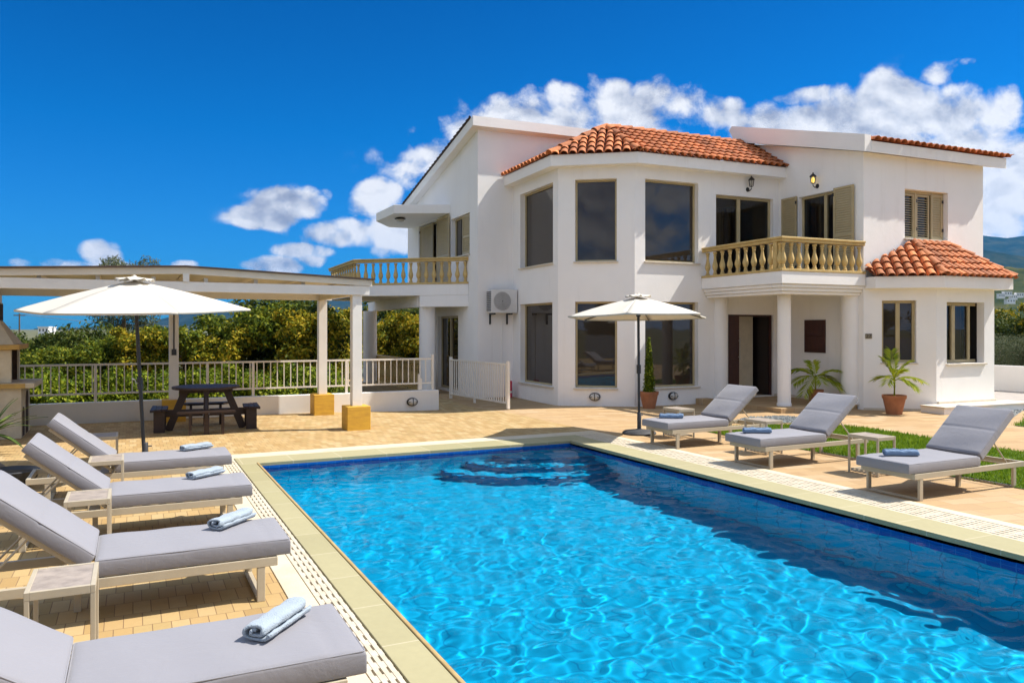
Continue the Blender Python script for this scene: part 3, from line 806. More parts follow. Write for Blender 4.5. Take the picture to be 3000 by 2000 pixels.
# entrance: fixed leaf, open leaf, frame, dark stained
mb = MB(); W3.slab(mb, 2.52, 2.56, .12, 2.04, -.16, -.06); W3.slab(mb, 3.86, 3.90, .12, 2.04, -.16, -.06); W3.slab(mb, 2.56, 3.86, 2.00, 2.04, -.16, -.06)
fr = mb.build('door_frame', M['wood_panel'], villa, bevel=.004)
mb = MB(); W3.slab(mb, 2.56, 2.94, .13, 2.0, -.13, -.08); W3.slab(mb, 2.62, 2.88, .25, .85, -.08, -.068); W3.slab(mb, 2.62, 2.88, 1.0, 1.85, -.08, -.068)
dr = mb.build('door', M['wood_panel'], villa, bevel=.006)
mb = MB(); mb.tube([W3.pt(2.915,.98,-.03), W3.pt(2.915,1.5,-.03)], .011); mb.bar(W3.pt(2.915,1.05,-.08), W3.pt(2.915,1.05,-.03), .012, .012); mb.bar(W3.pt(2.915,1.43,-.08), W3.pt(2.915,1.43,-.03), .012, .012)
mb.build('handle', M['steel'], dr, smooth=40)
DO = Plane(tuple(W3.pt(3.86,0,-.12).xy), tuple((W3.pt(3.86,0,-.12)+Vector((-.02,.74,0))).xy))
mb = MB(); DO.slab(mb, 0, .74, .13, 2.0, -.025, .025)
dr = mb.build('door', M['wood_black'], villa, bevel=.005)
for z in (.35, 1.15, 1.5, 1.85):
    mb = MB(); DO.slab(mb, .03, .07, z-.03, z+.03, .025, .035); mb.build('hinge', M['steel'], dr)
mb = MB(); mb.tube([DO.pt(.68,.85,.07), DO.pt(.68,1.5,.07)], .012); mb.bar(DO.pt(.68,.92,.02), DO.pt(.68,.92,.07), .012,.012); mb.bar(DO.pt(.68,1.43,.02), DO.pt(.68,1.43,.07), .012,.012)
mb.build('handle', M['steel'], dr, smooth=40)
room(W3, 2.3, 4.0, .115, 2.4, .17, 2.6)
mb = MB(); W3.slab(mb, 2.4, 3.74, .116, 2.39, -.62, -.54); mb.build('hall_wall', M['hall'], villa)

# eaves: fascia and soffit following the outline
def offset_line(pts, d):
    """offset an open polyline to its outer side"""
    out = []
    pls = [Plane(pts[i], pts[i+1]) for i in range(len(pts)-1)]
    for i, p in enumerate(pts):
        p = Vector((*p, 0))
        if i == 0: out.append(p + pls[0].n*d)
        elif i == len(pts)-1: out.append(p + pls[-1].n*d)
        else:
            n1, n2 = pls[i-1].n, pls[i].n
            b2 = (n1+n2).normalized(); out.append(p + b2*(d/b2.dot(n1)))
    return [(q.x, q.y) for q in out]
MAIN = [(7.93,18),(7.93,15.5),(9.33,14.55),(13.4,14.55)]
EO = offset_line(MAIN, .25)
def eaves(inner, outer, z0, z1, name='eaves'):
    mb = MB()
    for i in range(len(inner)-1):
        a, b2, c, d = outer[i], outer[i+1], inner[i+1], inner[i]
        mb.hull([(*a,z0),(*b2,z0),(*c,z0),(*d,z0)], [(*a,z1),(*b2,z1),(*c,z1),(*d,z1)])
    return mb.build(name, M['plaster'], villa)
eaves([(x,y) for x,y in offset_line(MAIN, -.02)], EO, 5.29, 5.53)
RB = [(13.4,12.06),(14.56,11.25),(16.36,11.25),(16.36,12.06)]
RO = offset_line(RB, .25)
t_ = (13.4-RO[0][0])/(RO[1][0]-RO[0][0]); RO[0] = (13.402, RO[0][1]+t_*(RO[1][1]-RO[0][1]))
eaves(offset_line(RB, -.02), RO, 2.55, 2.79)

# barrel tiles
def tile_face(mb, poly, e0, e1, sp=.195, row=.235, r=.085, clip_extra=()):
    """rows of overlapping barrel tiles on the plane of poly; e0->e1 is the eave"""
    P = [Vector(p) for p in poly]; e0 = Vector(e0); e1 = Vector(e1); u = (e1-e0).normalized()
    n = Vector((0,0,0))
    for i in range(1, len(P)-1): n += (P[i]-P[0]).cross(P[i+1]-P[0])
    n.normalize()
    if n.z < 0: n = -n
    w = n.cross(u).normalized()
    if w.z < 0: w = -w
    su = [(p-e0).dot(u) for p in P]; sw = [(p-e0).dot(w) for p in P]
    bm = bmesh.new()
    base = [bm.verts.new(p + n*.004) for p in P]; bf = bm.faces.new(base); bf.material_index = 1
    k0 = math.floor(min(su)/sp)-1; k1 = math.ceil(max(su)/sp)+1; rows = math.ceil(max(sw)/row)+1
    NS = 7
    for k in range(k0, k1):
        for j in range(rows):
            c = (k+.5)*sp + random.uniform(-.006,.006); y0 = j*row-.055+random.uniform(-.008,.008); y1 = y0+row+.06
            lift = random.uniform(0,.006)
            vs_ = []
            for (yy, rr, h) in ((y0, r*1.06, .030+lift), (y1, r*.86, .006)):
                for q in range(NS+1):
                    a = PI*q/NS
                    vs_.append(bm.verts.new(e0 + u*(c+rr*math.cos(a)) + w*yy + n*(h+rr*.92*math.sin(a))))
            for (yy, rr, h) in ((y0, r*.92, .026+lift),):
                for q in range(NS+1):
                    a = PI*q/NS
                    vs_.append(bm.verts.new(e0 + u*(c+rr*math.cos(a)) + w*yy + n*(h+rr*.92*math.sin(a))))
            m_ = NS+1
            for q in range(NS):
                f1 = bm.faces.new((vs_[q], vs_[q+1], vs_[m_+q+1], vs_[m_+q])); f1.smooth = True
                bm.faces.new((vs_[q], vs_[2*m_+q], vs_[2*m_+q+1], vs_[q+1]))
    # cut to the outline, a little over the eave
    for i in range(len(P)):
        a, b2 = P[i], P[(i+1) % len(P)]
        d = (b2-a).normalized(); no = d.cross(n).normalized()
        cen = sum(P, Vector())/len(P)
        if (cen-a).dot(no) > 0: no = -no
        is_eave = abs((a-e0).dot(w)) < 1e-3 and abs((b2-e0).dot(w)) < 1e-3
        bmesh.ops.bisect_plane(bm, geom=bm.verts[:]+bm.edges[:]+bm.faces[:], plane_co=a+no*(.06 if is_eave else .0), plane_no=no, clear_outer=True)
    vi = {v: i for i, v in enumerate(bm.verts)}
    b0 = len(mb.v)
    mb.v += [tuple(v.co) for v in bm.verts]
    for f in bm.faces:
        mb.f.append(tuple(b0+vi[v] for v in f.verts)); mb.mi.append(f.material_index)
    bm.free()
def ridge_caps(mb, p, q, r=.105, step=.33):
    p = Vector(p); q = Vector(q); d = (q-p); n = max(1, round(d.length/step)); d.normalize(); L = (q-p).length/n
    s = d.cross(Vector((0,0,1))).normalized(); u = s.cross(d).normalized()
    for k in range(n):
        a = p + d*(k*L-.03); b2 = p + d*((k+1)*L+.02); pts = []
        for (c, rr, h) in ((a, r*1.1, .035), (b2, r*.88, .012), (a, r*.95, .03)):
            for i in range(9):
                t2 = PI*i/8; pts.append(c + s*(rr*math.cos(t2)) + u*(h+rr*.9*math.sin(t2)))
        mb.add(pts, [(i,i+1,9+i+1,9+i) for i in range(8)] + [(i,18+i,18+i+1,i+1) for i in range(8)])
TM = [M['terracotta'], M['terra_under']]
ZE = 5.535; AP = (9.25,15.62,6.46); RE = (13.398,15.62,6.36)
e = [(*p, ZE) for p in EO]; e[3] = (13.398, EO[3][1], ZE)
APr = (9.25,15.62,6.36)
mb = MB()
tile_face(mb, [e[2], e[3], RE, APr], e[2], e[3])
tile_face(mb, [e[1], e[2], APr], e[1], e[2])
zl = lambda x: ZE+(x-EO[0][0])*(6.36-ZE)/(9.25-EO[0][0])
tile_face(mb, [(EO[0][0],17.99,ZE), e[1], APr, (9.25,17.99,6.36)], (EO[0][0],17.99,ZE), e[1])
mb.add([APr, RE, (13.398,17.9,6.0), (9.25,17.99,6.36)], [(0,1,2,3)]); mb.mi[-1] = 1
rf = mb.build('roof', TM, villa, fixn=False)
for a_, b_, r_ in ((e[1], APr, .105), (e[2], APr, .105), (RE, APr, .085)):
    mb = MB(); ridge_caps(mb, a_, b_, r_); mb.build('hip_tiles', M['terracotta'], rf, smooth=50, fixn=False)
ZR = 2.795; A2 = (14.87,12.05,3.60); B2 = (15.83,12.05,3.60)
r = [(*p, ZR) for p in RO]
d2 = (Vector(r[1])-Vector(r[0])).normalized(); nn = d2.cross(Vector(A2)-Vector(r[0])); zz = r[0][2] - (nn.x*(13.402-r[0][0])+nn.y*(12.05-r[0][1]))/nn.z
mb = MB()
tile_face(mb, [r[0], r[1], A2, (13.402,12.05,zz)], r[0], r[1]); tile_face(mb, [r[1], r[2], B2, A2], r[1], r[2]); tile_face(mb, [r[2], (r[3][0],12.05,ZR), B2], r[2], (r[3][0],12.05,ZR))
rf = mb.build('roof', TM, villa, fixn=False)
for a_, b_ in ((r[1], A2), (r[2], B2)):
    mb = MB(); ridge_caps(mb, a_, b_, .095); mb.build('hip_tiles', M['terracotta'], rf, smooth=50, fixn=False)
# left block: mono pitch falling to the back
zL = lambda y: 6.91-.205*(y-17.78)
mb = MB(); mb.hull([(6.77,17.78,zL(17.78)-.235),(12,17.78,zL(17.78)-.235),(12,24.4,zL(24.4)-.235),(6.77,24.4,zL(24.4)-.235)], [(6.77,17.78,zL(17.78)),(12,17.78,zL(17.78)),(12,24.4,zL(24.4)),(6.77,24.4,zL(24.4))])
lr = mb.build('roof', M['plaster'], villa)
mb = MB(); tile_face(mb, [(6.75,17.95,zL(17.95)+.005),(6.75,24.42,zL(24.42)+.005),(7.6,24.42,zL(24.42)+.005),(7.6,17.95,zL(17.95)+.005)], (7.6,24.42,zL(24.42)+.005), (6.75,24.42,zL(24.42)+.005), r=.06)
mb.build('roof_tiles', [M['roof_brown'], M['roof_brown']], lr, fixn=False)  # shade on the tile edge seen from below put into this dark brown
# right block: mono pitch rising to the back, white verge on its left
zR = lambda y: 5.62+.272*(y-11.83)
mb = MB(); mb.hull([(13.36,11.83,zR(11.83)-.23),(17.62,11.83,zR(11.83)-.23),(17.62,16.2,zR(16.2)-.23),(13.36,16.2,zR(16.2)-.23)], [(13.36,11.83,zR(11.83)),(17.62,11.83,zR(11.83)),(17.62,16.2,zR(16.2)),(13.36,16.2,zR(16.2))])
rr_ = mb.build('roof', M['plaster'], villa)
mb = MB(); q0 = [(13.18,11.832,zR(11.832)-.235),(13.18,13.5,zR(13.5)-.24),(13.18,15.6,zR(15.6)-.26),(13.18,15.95,zR(15.95)-.16),(13.18,16.12,zR(16.12)+.02),(13.18,16.0,zR(16.0)+.14),(13.18,15.4,zR(15.4)+.135),(13.18,11.832,zR(11.832)+.12)]
mb.hull(q0, [(13.358,y,z) for _,y,z in q0]); mb.build('verge', M['plaster'], rr_)
mb = MB(); tile_face(mb, [(13.37,11.82,zR(11.82)+.006),(17.78,11.82,zR(11.82)+.006),(17.78,16.2,zR(16.2)+.006),(13.37,16.2,zR(16.2)+.006)], (13.37,11.82,zR(11.82)+.006), (17.78,11.82,zR(11.82)+.006))
mb.build('roof_tiles', TM, rr_, fixn=False)

# balusters and balconies
def baluster_mesh(h=.52, r=.063):
    prof = [(.75,0),(.75,.07),(.5,.09),(.62,.13),(.42,.17),(.75,.25),(1.0,.36),(.95,.44),(.62,.58),(.45,.72),(.42,.80),(.6,.84),(.45,.88),(.72,.93),(.72,1)]
    mb = MB(); mb.lathe([(a*r, z*h) for a, z in prof], 12)
    o = mb.build('baluster_source', M['stone_cream'], smooth=50); me = o.data; bpy.data.objects.remove(o); me.name = 'baluster'
    return me
BAL = baluster_mesh()
def balustrade(par, pts, z, counts, h=.69, piers=(), bm_=None):
    """handrail and plinth along pts with single balusters between"""
    pls = [Plane(pts[i], pts[i+1]) for i in range(len(pts)-1)]
    inn = offset_line(pts, -.16); out = offset_line(pts, .015)
    hr = MB(); pb = MB(); in2 = offset_line(pts, -.14); ou2 = offset_line(pts, -.005)
    for i in range(len(pts)-1):
        for z0, z1, a, b2 in ((z+h-.10,z+h-.045,in2,ou2),(z+h-.044,z+h,inn,out)):
            hr.hull([(*b2[i],z0),(*b2[i+1],z0),(*a[i+1],z0),(*a[i],z0)],[(*b2[i],z1),(*b2[i+1],z1),(*a[i+1],z1),(*a[i],z1)])
        pb.hull([(*out[i],z),(*out[i+1],z),(*inn[i+1],z),(*inn[i],z)],[(*out[i],z+.05),(*out[i+1],z+.05),(*inn[i+1],z+.05),(*inn[i],z+.05)])
    hr.build('handrail', M['stone_cream'], par, bevel=.01); pb.build('plinth', M['stone_cream'], par, bevel=.006)
    for pl, c in zip(pls, counts):
        for k in range(c):
            s = pl.L*(k+.5)/c; p = pl.pt(s, z+.05, -.072)
            b2 = link('baluster', bm_ or BAL, par, p)
            b2.rotation_euler = (0,0,math.atan2(pl.d.y, pl.d.x)+k*.7)
    for i, s in piers:
        p = pls[i].pt(s, 0, -.072); q = MB(); q.box((p.x-.055,p.y-.055,z+.05),(p.x+.055,p.y+.055,z+h-.1)); q.build('pier', M['stone_cream'], par, bevel=.006)
FB = [(11.12,14.54),(11.12,12.0),(13.39,12.0)]
def ring(mb, poly, z0, z1): mb.prism(poly, z0, z1)
mb = MB(); mb.prism([(11.12,12.0),(13.395,12.0),(13.395,14.545),(11.12,14.545)], 2.61, 2.86)
fbal = mb.build('balcony', M['plaster'], villa, bevel=.008)
mb = MB()
for ins, z0, z1, wd in ((.045,2.54,2.607,.3),(.09,2.47,2.538,.28),(.14,2.41,2.468,.24)):
    x, y = 11.12+ins, 12.0+ins
    mb.box((x,y,z0),(13.394,y+wd,z1)); mb.box((x,y+wd+.001,z0),(x+wd,14.544,z1))
mb.build('moulding', M['plaster'], fbal, bevel=.012)
balustrade(fbal, FB, 2.86, (10, 11), piers=((0, 2.32),))
LB = [(4.43,24.0),(4.46,20.61),(6.975,18.65)]
mb = MB(); mb.prism([(6.975,18.65),(6.975,24.6),(4.43,24.0),(4.46,20.61)], 2.57, 2.86)
lbal = mb.build('balcony', M['plaster'], villa, bevel=.008)
mb = MB(); p = Plane((5.93,19.465),(6.975,18.655)); p.slab(mb, 0, p.L, 2.28, 2.568, -.26, -.002); mb.box((5.93,19.67,2.281),(6.18,25.2,2.567))
mb.build('beam', M['plaster'], lbal)
balustrade(lbal, LB, 2.86, (11, 15)); 
mb = MB(); mb.prism([(6.976,18.9),(6.976,25.4),(5.95,25.4),(5.95,19.7)], 2.53, 2.566); mb.build('ceiling', M['plaster'], lbal)
# round columns
def column(x, y, z0, z1, r):
    mb = MB(); mb.lathe([(r*1.1,0),(r*1.1,.05),(r,.06),(r,z1-z0-.001)], 28, (x,y,z0)); return mb.build('column', M['plaster'], villa, smooth=50)
column(6.22,19.72,-.05,2.282,.215); column(5.9,24.8,-.05,2.28,.215)
column(11.76,12.62,.10,2.412,.135)
column(13.36,12.38,.10,2.412,.19); column(11.64,14.52,.10,2.412,.165)
# porch slab and steps, entrance panel, skirting
mb = MB(); mb.prism([(11.28,12.2),(13.38,12.2),(13.38,14.54),(11.28,14.54)], -.05, .10); mb.build('porch_step', M['flag'], villa, bevel=.008)
mb = MB(); mb.box((10.95,14.3,-.05),(11.27,14.54,.13)); mb.build('porch_step', M['flag'], villa, bevel=.006)
mb = MB(); mb.box((14.1,10.72,-.2),(16.75,11.247,.12)); st2 = mb.build('side_step', M['plaster'], villa)
mb = MB(); mb.box((14.07,10.69,.122),(16.78,11.246,.152)); mb.box((14.57,11.2,.153),(16.36,11.246,.20)); mb.build('tread', M['sill_stone'], st2, bevel=.004)
mb = MB(); W6.slab(mb, 0, 1.41, 0, .045, .001, .014); W4.slab(mb, .02, 1.9, .10, .16, .001, .012); W3.slab(mb, 3.92, 4.05, .1, .16, .001, .012); mb.build('skirting', M['sill_stone'], villa)
mb = MB(); W4.slab(mb, .84, 1.46, 1.17, 1.91, .002, .03); W4.slab(mb, .90, 1.40, 1.24, 1.50, .03, .042); W4.slab(mb, .90, 1.40, 1.56, 1.84, .03, .042)
mb.build('wooden_panel', M['wood_panel'], villa, bevel=.005)
# canopy over the side balcony
mb = MB(); mb.prism([(6.978,20.08),(6.978,23.6),(6.2,23.6),(5.53,22.48),(5.59,20.72)], 4.85, 5.09); mb.build('canopy', M['plaster'], villa, bevel=.008)

# house number 27 on a small bronze plate
pn = HM @ W6.pt(.03, 1.50, .003)
num = thing('number_plate', 'small bronze plate reading 27 on the white wall beside the porch column', 'house number', pn, HROT)
PL6 = Plane((0,0), tuple(W6.d.xy))
mb = MB(); PL6.slab(mb, 0, .135, 0, .105, 0, .012); mb.build('plate', M['number_plate'], num, bevel=.004)
cu = bpy.data.curves.new('digits', 'FONT'); cu.body = '27'; cu.size = .115; cu.extrude = .003; cu.align_x = 'CENTER'; cu.align_y = 'CENTER'
cu.materials.append(M['number_ink'])
dg = link('digits', cu, num, PL6.pt(.0675,.052,.014), (PI/2, 0, math.atan2(W6.d.y, W6.d.x)))
dep = bpy.context.evaluated_depsgraph_get(); dme = bpy.data.meshes.new_from_object(dg.evaluated_get(dep))
bpy.data.objects.remove(dg); dg = link('digits', dme, num, PL6.pt(.0675,.052,.014), (PI/2, 0, math.atan2(W6.d.y, W6.d.x)))

# air conditioner on its bracket
ac = thing('air_conditioner', 'white air conditioning unit bracketed on the wall left of the bay windows', 'air conditioner', hw(7.2,17.995,2.1), HROT)
mb = MB(); mb.box((0,-.34,0),(.70,-.07,.58)); mb.build('casing', M['ac'], ac, bevel=.012)
mb = MB()
for k in range(9): mb.lathe([(.225-.024*k,0),(.215-.024*k,0),(.215-.024*k,.008),(.225-.024*k,.008)], 28, (0,0,0), False)
fan = mb.build('fan_grille', M['ac'], ac, (.30,-.345,.29), (PI/2,0,0))
mb = MB(); mb.lathe([(.23,0),(.23,.003)], 32); mb.build('fan_recess', M['ac_dark'], ac, (.30,-.3405,.29), (PI/2,0,0))
mb = MB()
for k in range(11): mb.box((-.02,-.33,.05+k*.045),(.0,-.08,.075+k*.045))
mb.build('side_louvre', M['ac_dark'], ac)
for x in (.1,.56):
    mb = MB(); mb.box((x-.02,-.33,-.04),(x+.02,0,-.005)); mb.box((x-.02,-.03,-.28),(x+.02,0,-.041)); mb.build('bracket', M['black_iron'], ac)
mb = MB(); mb.tube([(.42,-.02,-.06),(.42,-.02,-2.1)], .014); mb.build('drain_pipe', M['plaster'], ac)

# lamps
def lantern(name_label, pos, rz, lit_):
    t0 = thing('wall_lantern', name_label, 'wall lantern', pos, rz, 'lanterns above the front balcony')
    mb = MB(); mb.lathe([(.055,-.012),(.055,.0)], 12); mb.build('backplate', M['black_iron'], t0, (0,-.002,-.10), (PI/2,0,0))
    mb = MB(); mb.tube([(0,-.01,-.10),(0,-.07,-.14),(0,-.13,-.10),(0,-.13,-.055)], .011); mb.build('arm', M['black_iron'], t0)
    mb = MB(); mb.lathe([(.03,-.055),(.045,-.045)], 6, (0,-.13,0))
    for k in range(6):
        a = k*PI/3; mb.tube([(.042*math.cos(a),-.13+.042*math.sin(a),-.045),(.062*math.cos(a),-.13+.062*math.sin(a),.10)], .006, 4)
    mb.lathe([(.075,.10),(.08,.11),(.04,.155),(.015,.17),(.018,.185),(.004,.20)], 6, (0,-.13,0)); mb.build('cage', M['black_iron'], t0)
    mb = MB(); mb.lathe([(.02,-.03),(.032,.0),(.03,.06),(.015,.09)], 10, (0,-.13,0)); mb.build('bulb', M['lit'] if lit_ else M['lamp_glass'], t0, smooth=True)
pA = W3.pt(3.12,5.08,0); lantern('black coach lantern above the two pane sliding door', HM @ pA, HROT, False)
pB = W4.pt(1.21,5.03,0); lantern('black coach lantern glowing yellow above the shuttered balcony door', HM @ pB, HROT-PI/2, True)
def bulkhead(label, pos, rz):
    t0 = thing('bulkhead_light', label, 'wall light', pos, rz, 'oval bulkhead lights low on the walls')
    mb = MB(); mb.lathe([(.125,0),(.125,.03),(.11,.05),(.085,.055)], 24, cap=False); mb.build('bezel', M['black_iron'], t0, None, (PI/2,0,0), smooth=40).scale = (1,.72,1)
    mb = MB(); mb.lathe([(.112,.035),(.09,.07),(.05,.085),(.001,.09)], 24, cap=False); mb.build('lens', M['lamp_glass'], t0, None, (PI/2,0,0), smooth=True).scale = (1,.72,1)
    mb = MB(); mb.box((-.008,-.075,-.08),(.008,-.09,.08)); mb.box((-.1,-.07,-.006),(.1,-.082,.006)); mb.build('guard_bar', M['black_iron'], t0)
bulkhead('oval bulkhead light under the middle bay window', HM @ W2.pt(.82,.205,.0), HROT+math.atan2(W2.d.y,W2.d.x))
bulkhead('oval bulkhead light under the bay window behind the cypress pot', HM @ W3.pt(1.0,.205,0), HROT)
def ceiling_lamp(label, pos):
    t0 = thing('ceiling_light', label, 'ceiling light', pos, 0, 'dark round lights under the side balcony and canopy')
    mb = MB(); mb.lathe([(.09,0),(.15,-.03),(.16,-.05),(.12,-.06)], 18); mb.build('rim', M['black_iron'], t0, smooth=40)
    mb = MB(); mb.lathe([(.12,-.06),(.09,-.11),(.03,-.13),(.001,-.132)], 18, cap=False); mb.build('dome', M['lamp_glass'], t0, smooth=True)
ceiling_lamp('round light under the white canopy slab', hw(5.95,21.4,4.85))
ceiling_lamp('round light under the patio ceiling nearer the thick column', hw(6.25,21.6,2.53))
ceiling_lamp('round light under the patio ceiling nearer the pergola post', hw(6.2,23.6,2.53))
# stone balustrade of the lower patio in the shade
bsh = thing('stone_balustrade', 'cream stone balustrade in the shade of the covered patio', 'balustrade', (0,0,0), HROT)
BAL2 = BAL.copy(); BAL2.transform(Matrix.Scale(1.35, 4, (0,0,1)))
balustrade(bsh, [(6.1,25.4),(6.1,20.1)], 0, (24,), h=.87, bm_=BAL2)

# ---------------------------------------------------------------- sun loungers, towels, side tables
def cushion_mesh(name, lx, ly, h, seams=(), par=None, loc=None, rot=None, seed=0):
    """box cushion: soft edges, slightly domed top, stitched seams across it"""
    nx_, ny_ = 44, 16; b = MB(); v = []; f = []
    r_ = .022
    def gr(n, L):
        a = [0, r_*.12, r_*.45, r_]; m_ = [r_ + (L-2*r_)*i/(n-6) for i in range(1, n-6)]
        return a + m_ + [L-r_, L-r_*.45, L-r_*.12, L]
    gx = gr(nx_, lx); gy = gr(ny_, ly); nx_, ny_ = len(gx)-1, len(gy)-1
    def edge(q, L):
        d = min(q, L-q)
        return 0 if d >= r_ else r_-math.sqrt(max(0, r_*r_-(r_-d)**2))
    rs = random.Random(seed)
    ph = [rs.uniform(0, 6) for _ in range(6)]
    for side in (1, 0):
        for j in range(ny_+1):
            for i in range(nx_+1):
                x, y = gx[i], gy[j]
                e_ = max(edge(x, lx), edge(y, ly))
                dome = .010*math.sin(PI*x/lx)**.5*math.sin(PI*y/ly)**.5 if 0 < x < lx and 0 < y < ly else 0
                wob = .0025*math.sin(x*7+ph[0])*math.sin(y*9+ph[1]) + .002*math.sin(x*19+ph[2]+y*5)
                seam = sum(-.006*math.exp(-((x-s)/.012)**2) for s in seams)
                z = (h - e_ + dome + wob + seam) if side else (e_*.6)
                v.append((x, y-ly/2, z))
    n = (nx_+1)*(ny_+1)
    for k in (0, n):
        for j in range(ny_):
            for i in range(nx_):
                a = k+j*(nx_+1)+i; q = (a, a+1, a+nx_+2, a+nx_+1); f.append(q if k == 0 else q[::-1])
    rim_ = [i for i in range(nx_+1)] + [j*(nx_+1)+nx_ for j in range(1, ny_+1)] + [ny_*(nx_+1)+i for i in range(nx_-1, -1, -1)] + [j*(nx_+1) for j in range(ny_-1, 0, -1)]
    for k in range(len(rim_)):
        a, c = rim_[k], rim_[(k+1) % len(rim_)]
        f.append((a+n, c+n, c, a))
    b.add(v, f)
    o = b.build(name, M['cushion'], par, loc, rot, smooth=60, fixn=False)
    q = MB(); k_ = .012; zt = h-.0075; hw_ = ly/2-.0055; c_ = []
    for (cx, cy, a0) in ((lx-.0055-k_, hw_-k_, 0), (.0055+k_, hw_-k_, 90), (.0055+k_, -hw_+k_, 180), (lx-.0055-k_, -hw_+k_, 270)):
        for a in (0, 30, 60, 90): c_.append((cx+k_*math.cos(rad(a0+a)), cy+k_*math.sin(rad(a0+a)), zt))
    q.tube(c_+[c_[0]], .0038, 6, False); q.build('piping', M['cushion'], o, smooth=True)
    return o
def make_lounger(label, loc, rz, ang=39):
    t0 = thing('sun_lounger', label, 'sun lounger', loc, rz, 'sun loungers with lilac grey cushions round the pool')
    W = .60
    fm = M['frame_alu']; b = MB()
    for s in (-1, 1): b.box((-1.78, s*(W/2)-.016, .215), (0, s*(W/2)+.016, .270))
    b.box((-.034,-W/2+.0165,.216),(-.0005,W/2-.0165,.269)); b.box((-1.779,-W/2+.0165,.216),(-1.745,W/2-.0165,.269))
    for k in range(8): b.box((-.12-.125*k-.028,-W/2+.0165,.252),(-.12-.125*k+.028,W/2-.0165,.2715))
    b.build('frame', fm, t0, bevel=.003)
    for x in (-.10, -1.60):
        for s in (-1, 1):
            q = MB(); q.box((x-.024, s*(W/2)-.014, 0), (x+.024, s*(W/2)+.014, .2145)); q.build('leg', fm, t0, bevel=.003)
        q = MB(); q.box((x-.022,-W/2+.0145,.002),(x+.022,W/2-.0145,.020)); q.build('foot_bar', fm, t0, bevel=.002)
    q = MB(); q.box((-1.14,-.02,0),(-1.10,.02,.214)); q.build('leg', fm, t0, bevel=.003)
    q = MB(); q.box((-1.16,-W/2+.017,.218),(-1.08,W/2-.017,.250)); q.build('cross_rail', fm, t0)
    cushion_mesh('seat_cushion', 1.10, .62, .105, (.96,), t0, (-1.02,0,.272))
    ang = rad(ang)
    # back: frame pivots at the hinge, cushion on top
    hx, hz = -1.03, .278
    ax = Vector((-math.cos(ang),0,math.sin(ang))); nrm = Vector((math.sin(ang),0,math.cos(ang)))
    q = MB()
    for s in (-1, 1): q.bar(Vector((hx,s*.26,hz))+nrm*.0, Vector((hx,s*.26,hz))+ax*.72, .026, .026, nrm)
    for k in range(7):
        p = Vector((hx,0,hz))+ax*(.06+k*.105); q.bar(p+Vector((0,-.246,0)), p+Vector((0,.246,0)), .05, .014, nrm)
    q.build('back_frame', fm, t0, bevel=.002)
    c = cushion_mesh('back_cushion', .70, .62, .095, (.35,), t0, Vector((hx,0,hz))+nrm*.016+ax*(.062 if ang > rad(36) else .048))
    mt = Matrix((( ax.x, 0, nrm.x),(0,-1,0),(ax.z,0,nrm.z)))
    c.rotation_euler = mt.to_euler()
    for s in (-1, 1):
        q = MB(); a = Vector((hx,s*.22,hz))+ax*.40; q.tube([a, (-1.62,s*.22,.235)], .008, 6); q.build('strut', fm, t0)
    q = MB(); q.tube([(-1.62,-.27,.235),(-1.62,.27,.235)], .008, 6); q.build('strut_bar', fm, t0)
    return t0
lg = [('nearest left sun lounger, cut off by the bottom edge of the photo', (.79,3.47,0), 0),
      ('second nearest left sun lounger, with the whole back cushion and leg showing', (.82,5.37,0), 0),
      ('third left sun lounger from the viewer, between two small stone topped tables', (.84,7.28,0), 0),
      ('farthest left sun lounger, right in front of the black pole of the big parasol', (.86,9.00,0), 0),
      ('nearest right sun lounger, at the right edge of the photo on the pool side', (6.92,5.47,0), PI),
      ('middle right sun lounger, between the two other loungers beyond the pool', (6.88,7.44,0), PI),
      ('farthest right sun lounger, beside the round base of the small parasol', (6.86,9.22,0), PI)]
make_lounger(*lg[0], 33)
L0 = make_lounger(*lg[1])
for lb, lc, rz in lg[2:]: copy_tree(L0, None, lc, rz, lb)

def towel_mesh(length, w, h, turns, seed):
    """a bath towel folded and rolled flat: a squashed spiral drawn out along its length"""
    n = 110; b = MB(); th = .0062; pts = []
    rs = random.Random(seed)
    for i in range(n+1):
        a = i/n*turns*2*PI + PI*.5; k = .16+.84*i/n
        x = (w/2-th)*k*math.copysign(abs(math.cos(a))**.75, math.cos(a)); z = (h/2-th)*k*math.copysign(abs(math.sin(a))**.75, math.sin(a))
        pts.append(Vector((x, 0, z)))
    m_ = 26; v = []
    def off(i):
        d = pts[min(i+1,n)]-pts[max(i-1,0)]; q = Vector((d.z,0,-d.x)); q.normalize(); return q
    for j in range(m_+1):
        y = -length/2+length*j/m_
        for s in (1,-1):
            for i in range(n+1):
                p = pts[i]+off(i)*th*s*.97
                wob = .003*math.sin(y*38+seed)+.0025*math.sin(y*71+i*.15)+.0015*math.sin(y*160+i*.9)
                endp = (.006*math.sin(i*.21+seed))*(1 if j in (0,m_) else 0)
                r2 = 1+ (-.05 if j in (0,m_) else 0)
                z = p.z*r2 + (wob if p.z > 0 else 0)
                v.append((p.x*r2+wob*.4, y+endp, max(z, -h/2+.0015)+h/2))
    N = n+1; f = []
    for j in range(m_):
        for i in range(n):
            a = j*2*N+i; f.append((a, a+1, a+2*N+1, a+2*N)); c = a+N; f.append((c+1, c, c+2*N, c+2*N+1))
        a = j*2*N+n; f.append((a, a+N, a+3*N, a+2*N))
        a = j*2*N; f.append((a+N, a, a+2*N, a+3*N))
    for j in (0, m_):
        for i in range(n):
            a = j*2*N+i; q = (a, a+N, a+N+1, a+1); f.append(q if j == 0 else q[::-1])
    b.add(v, f); return b
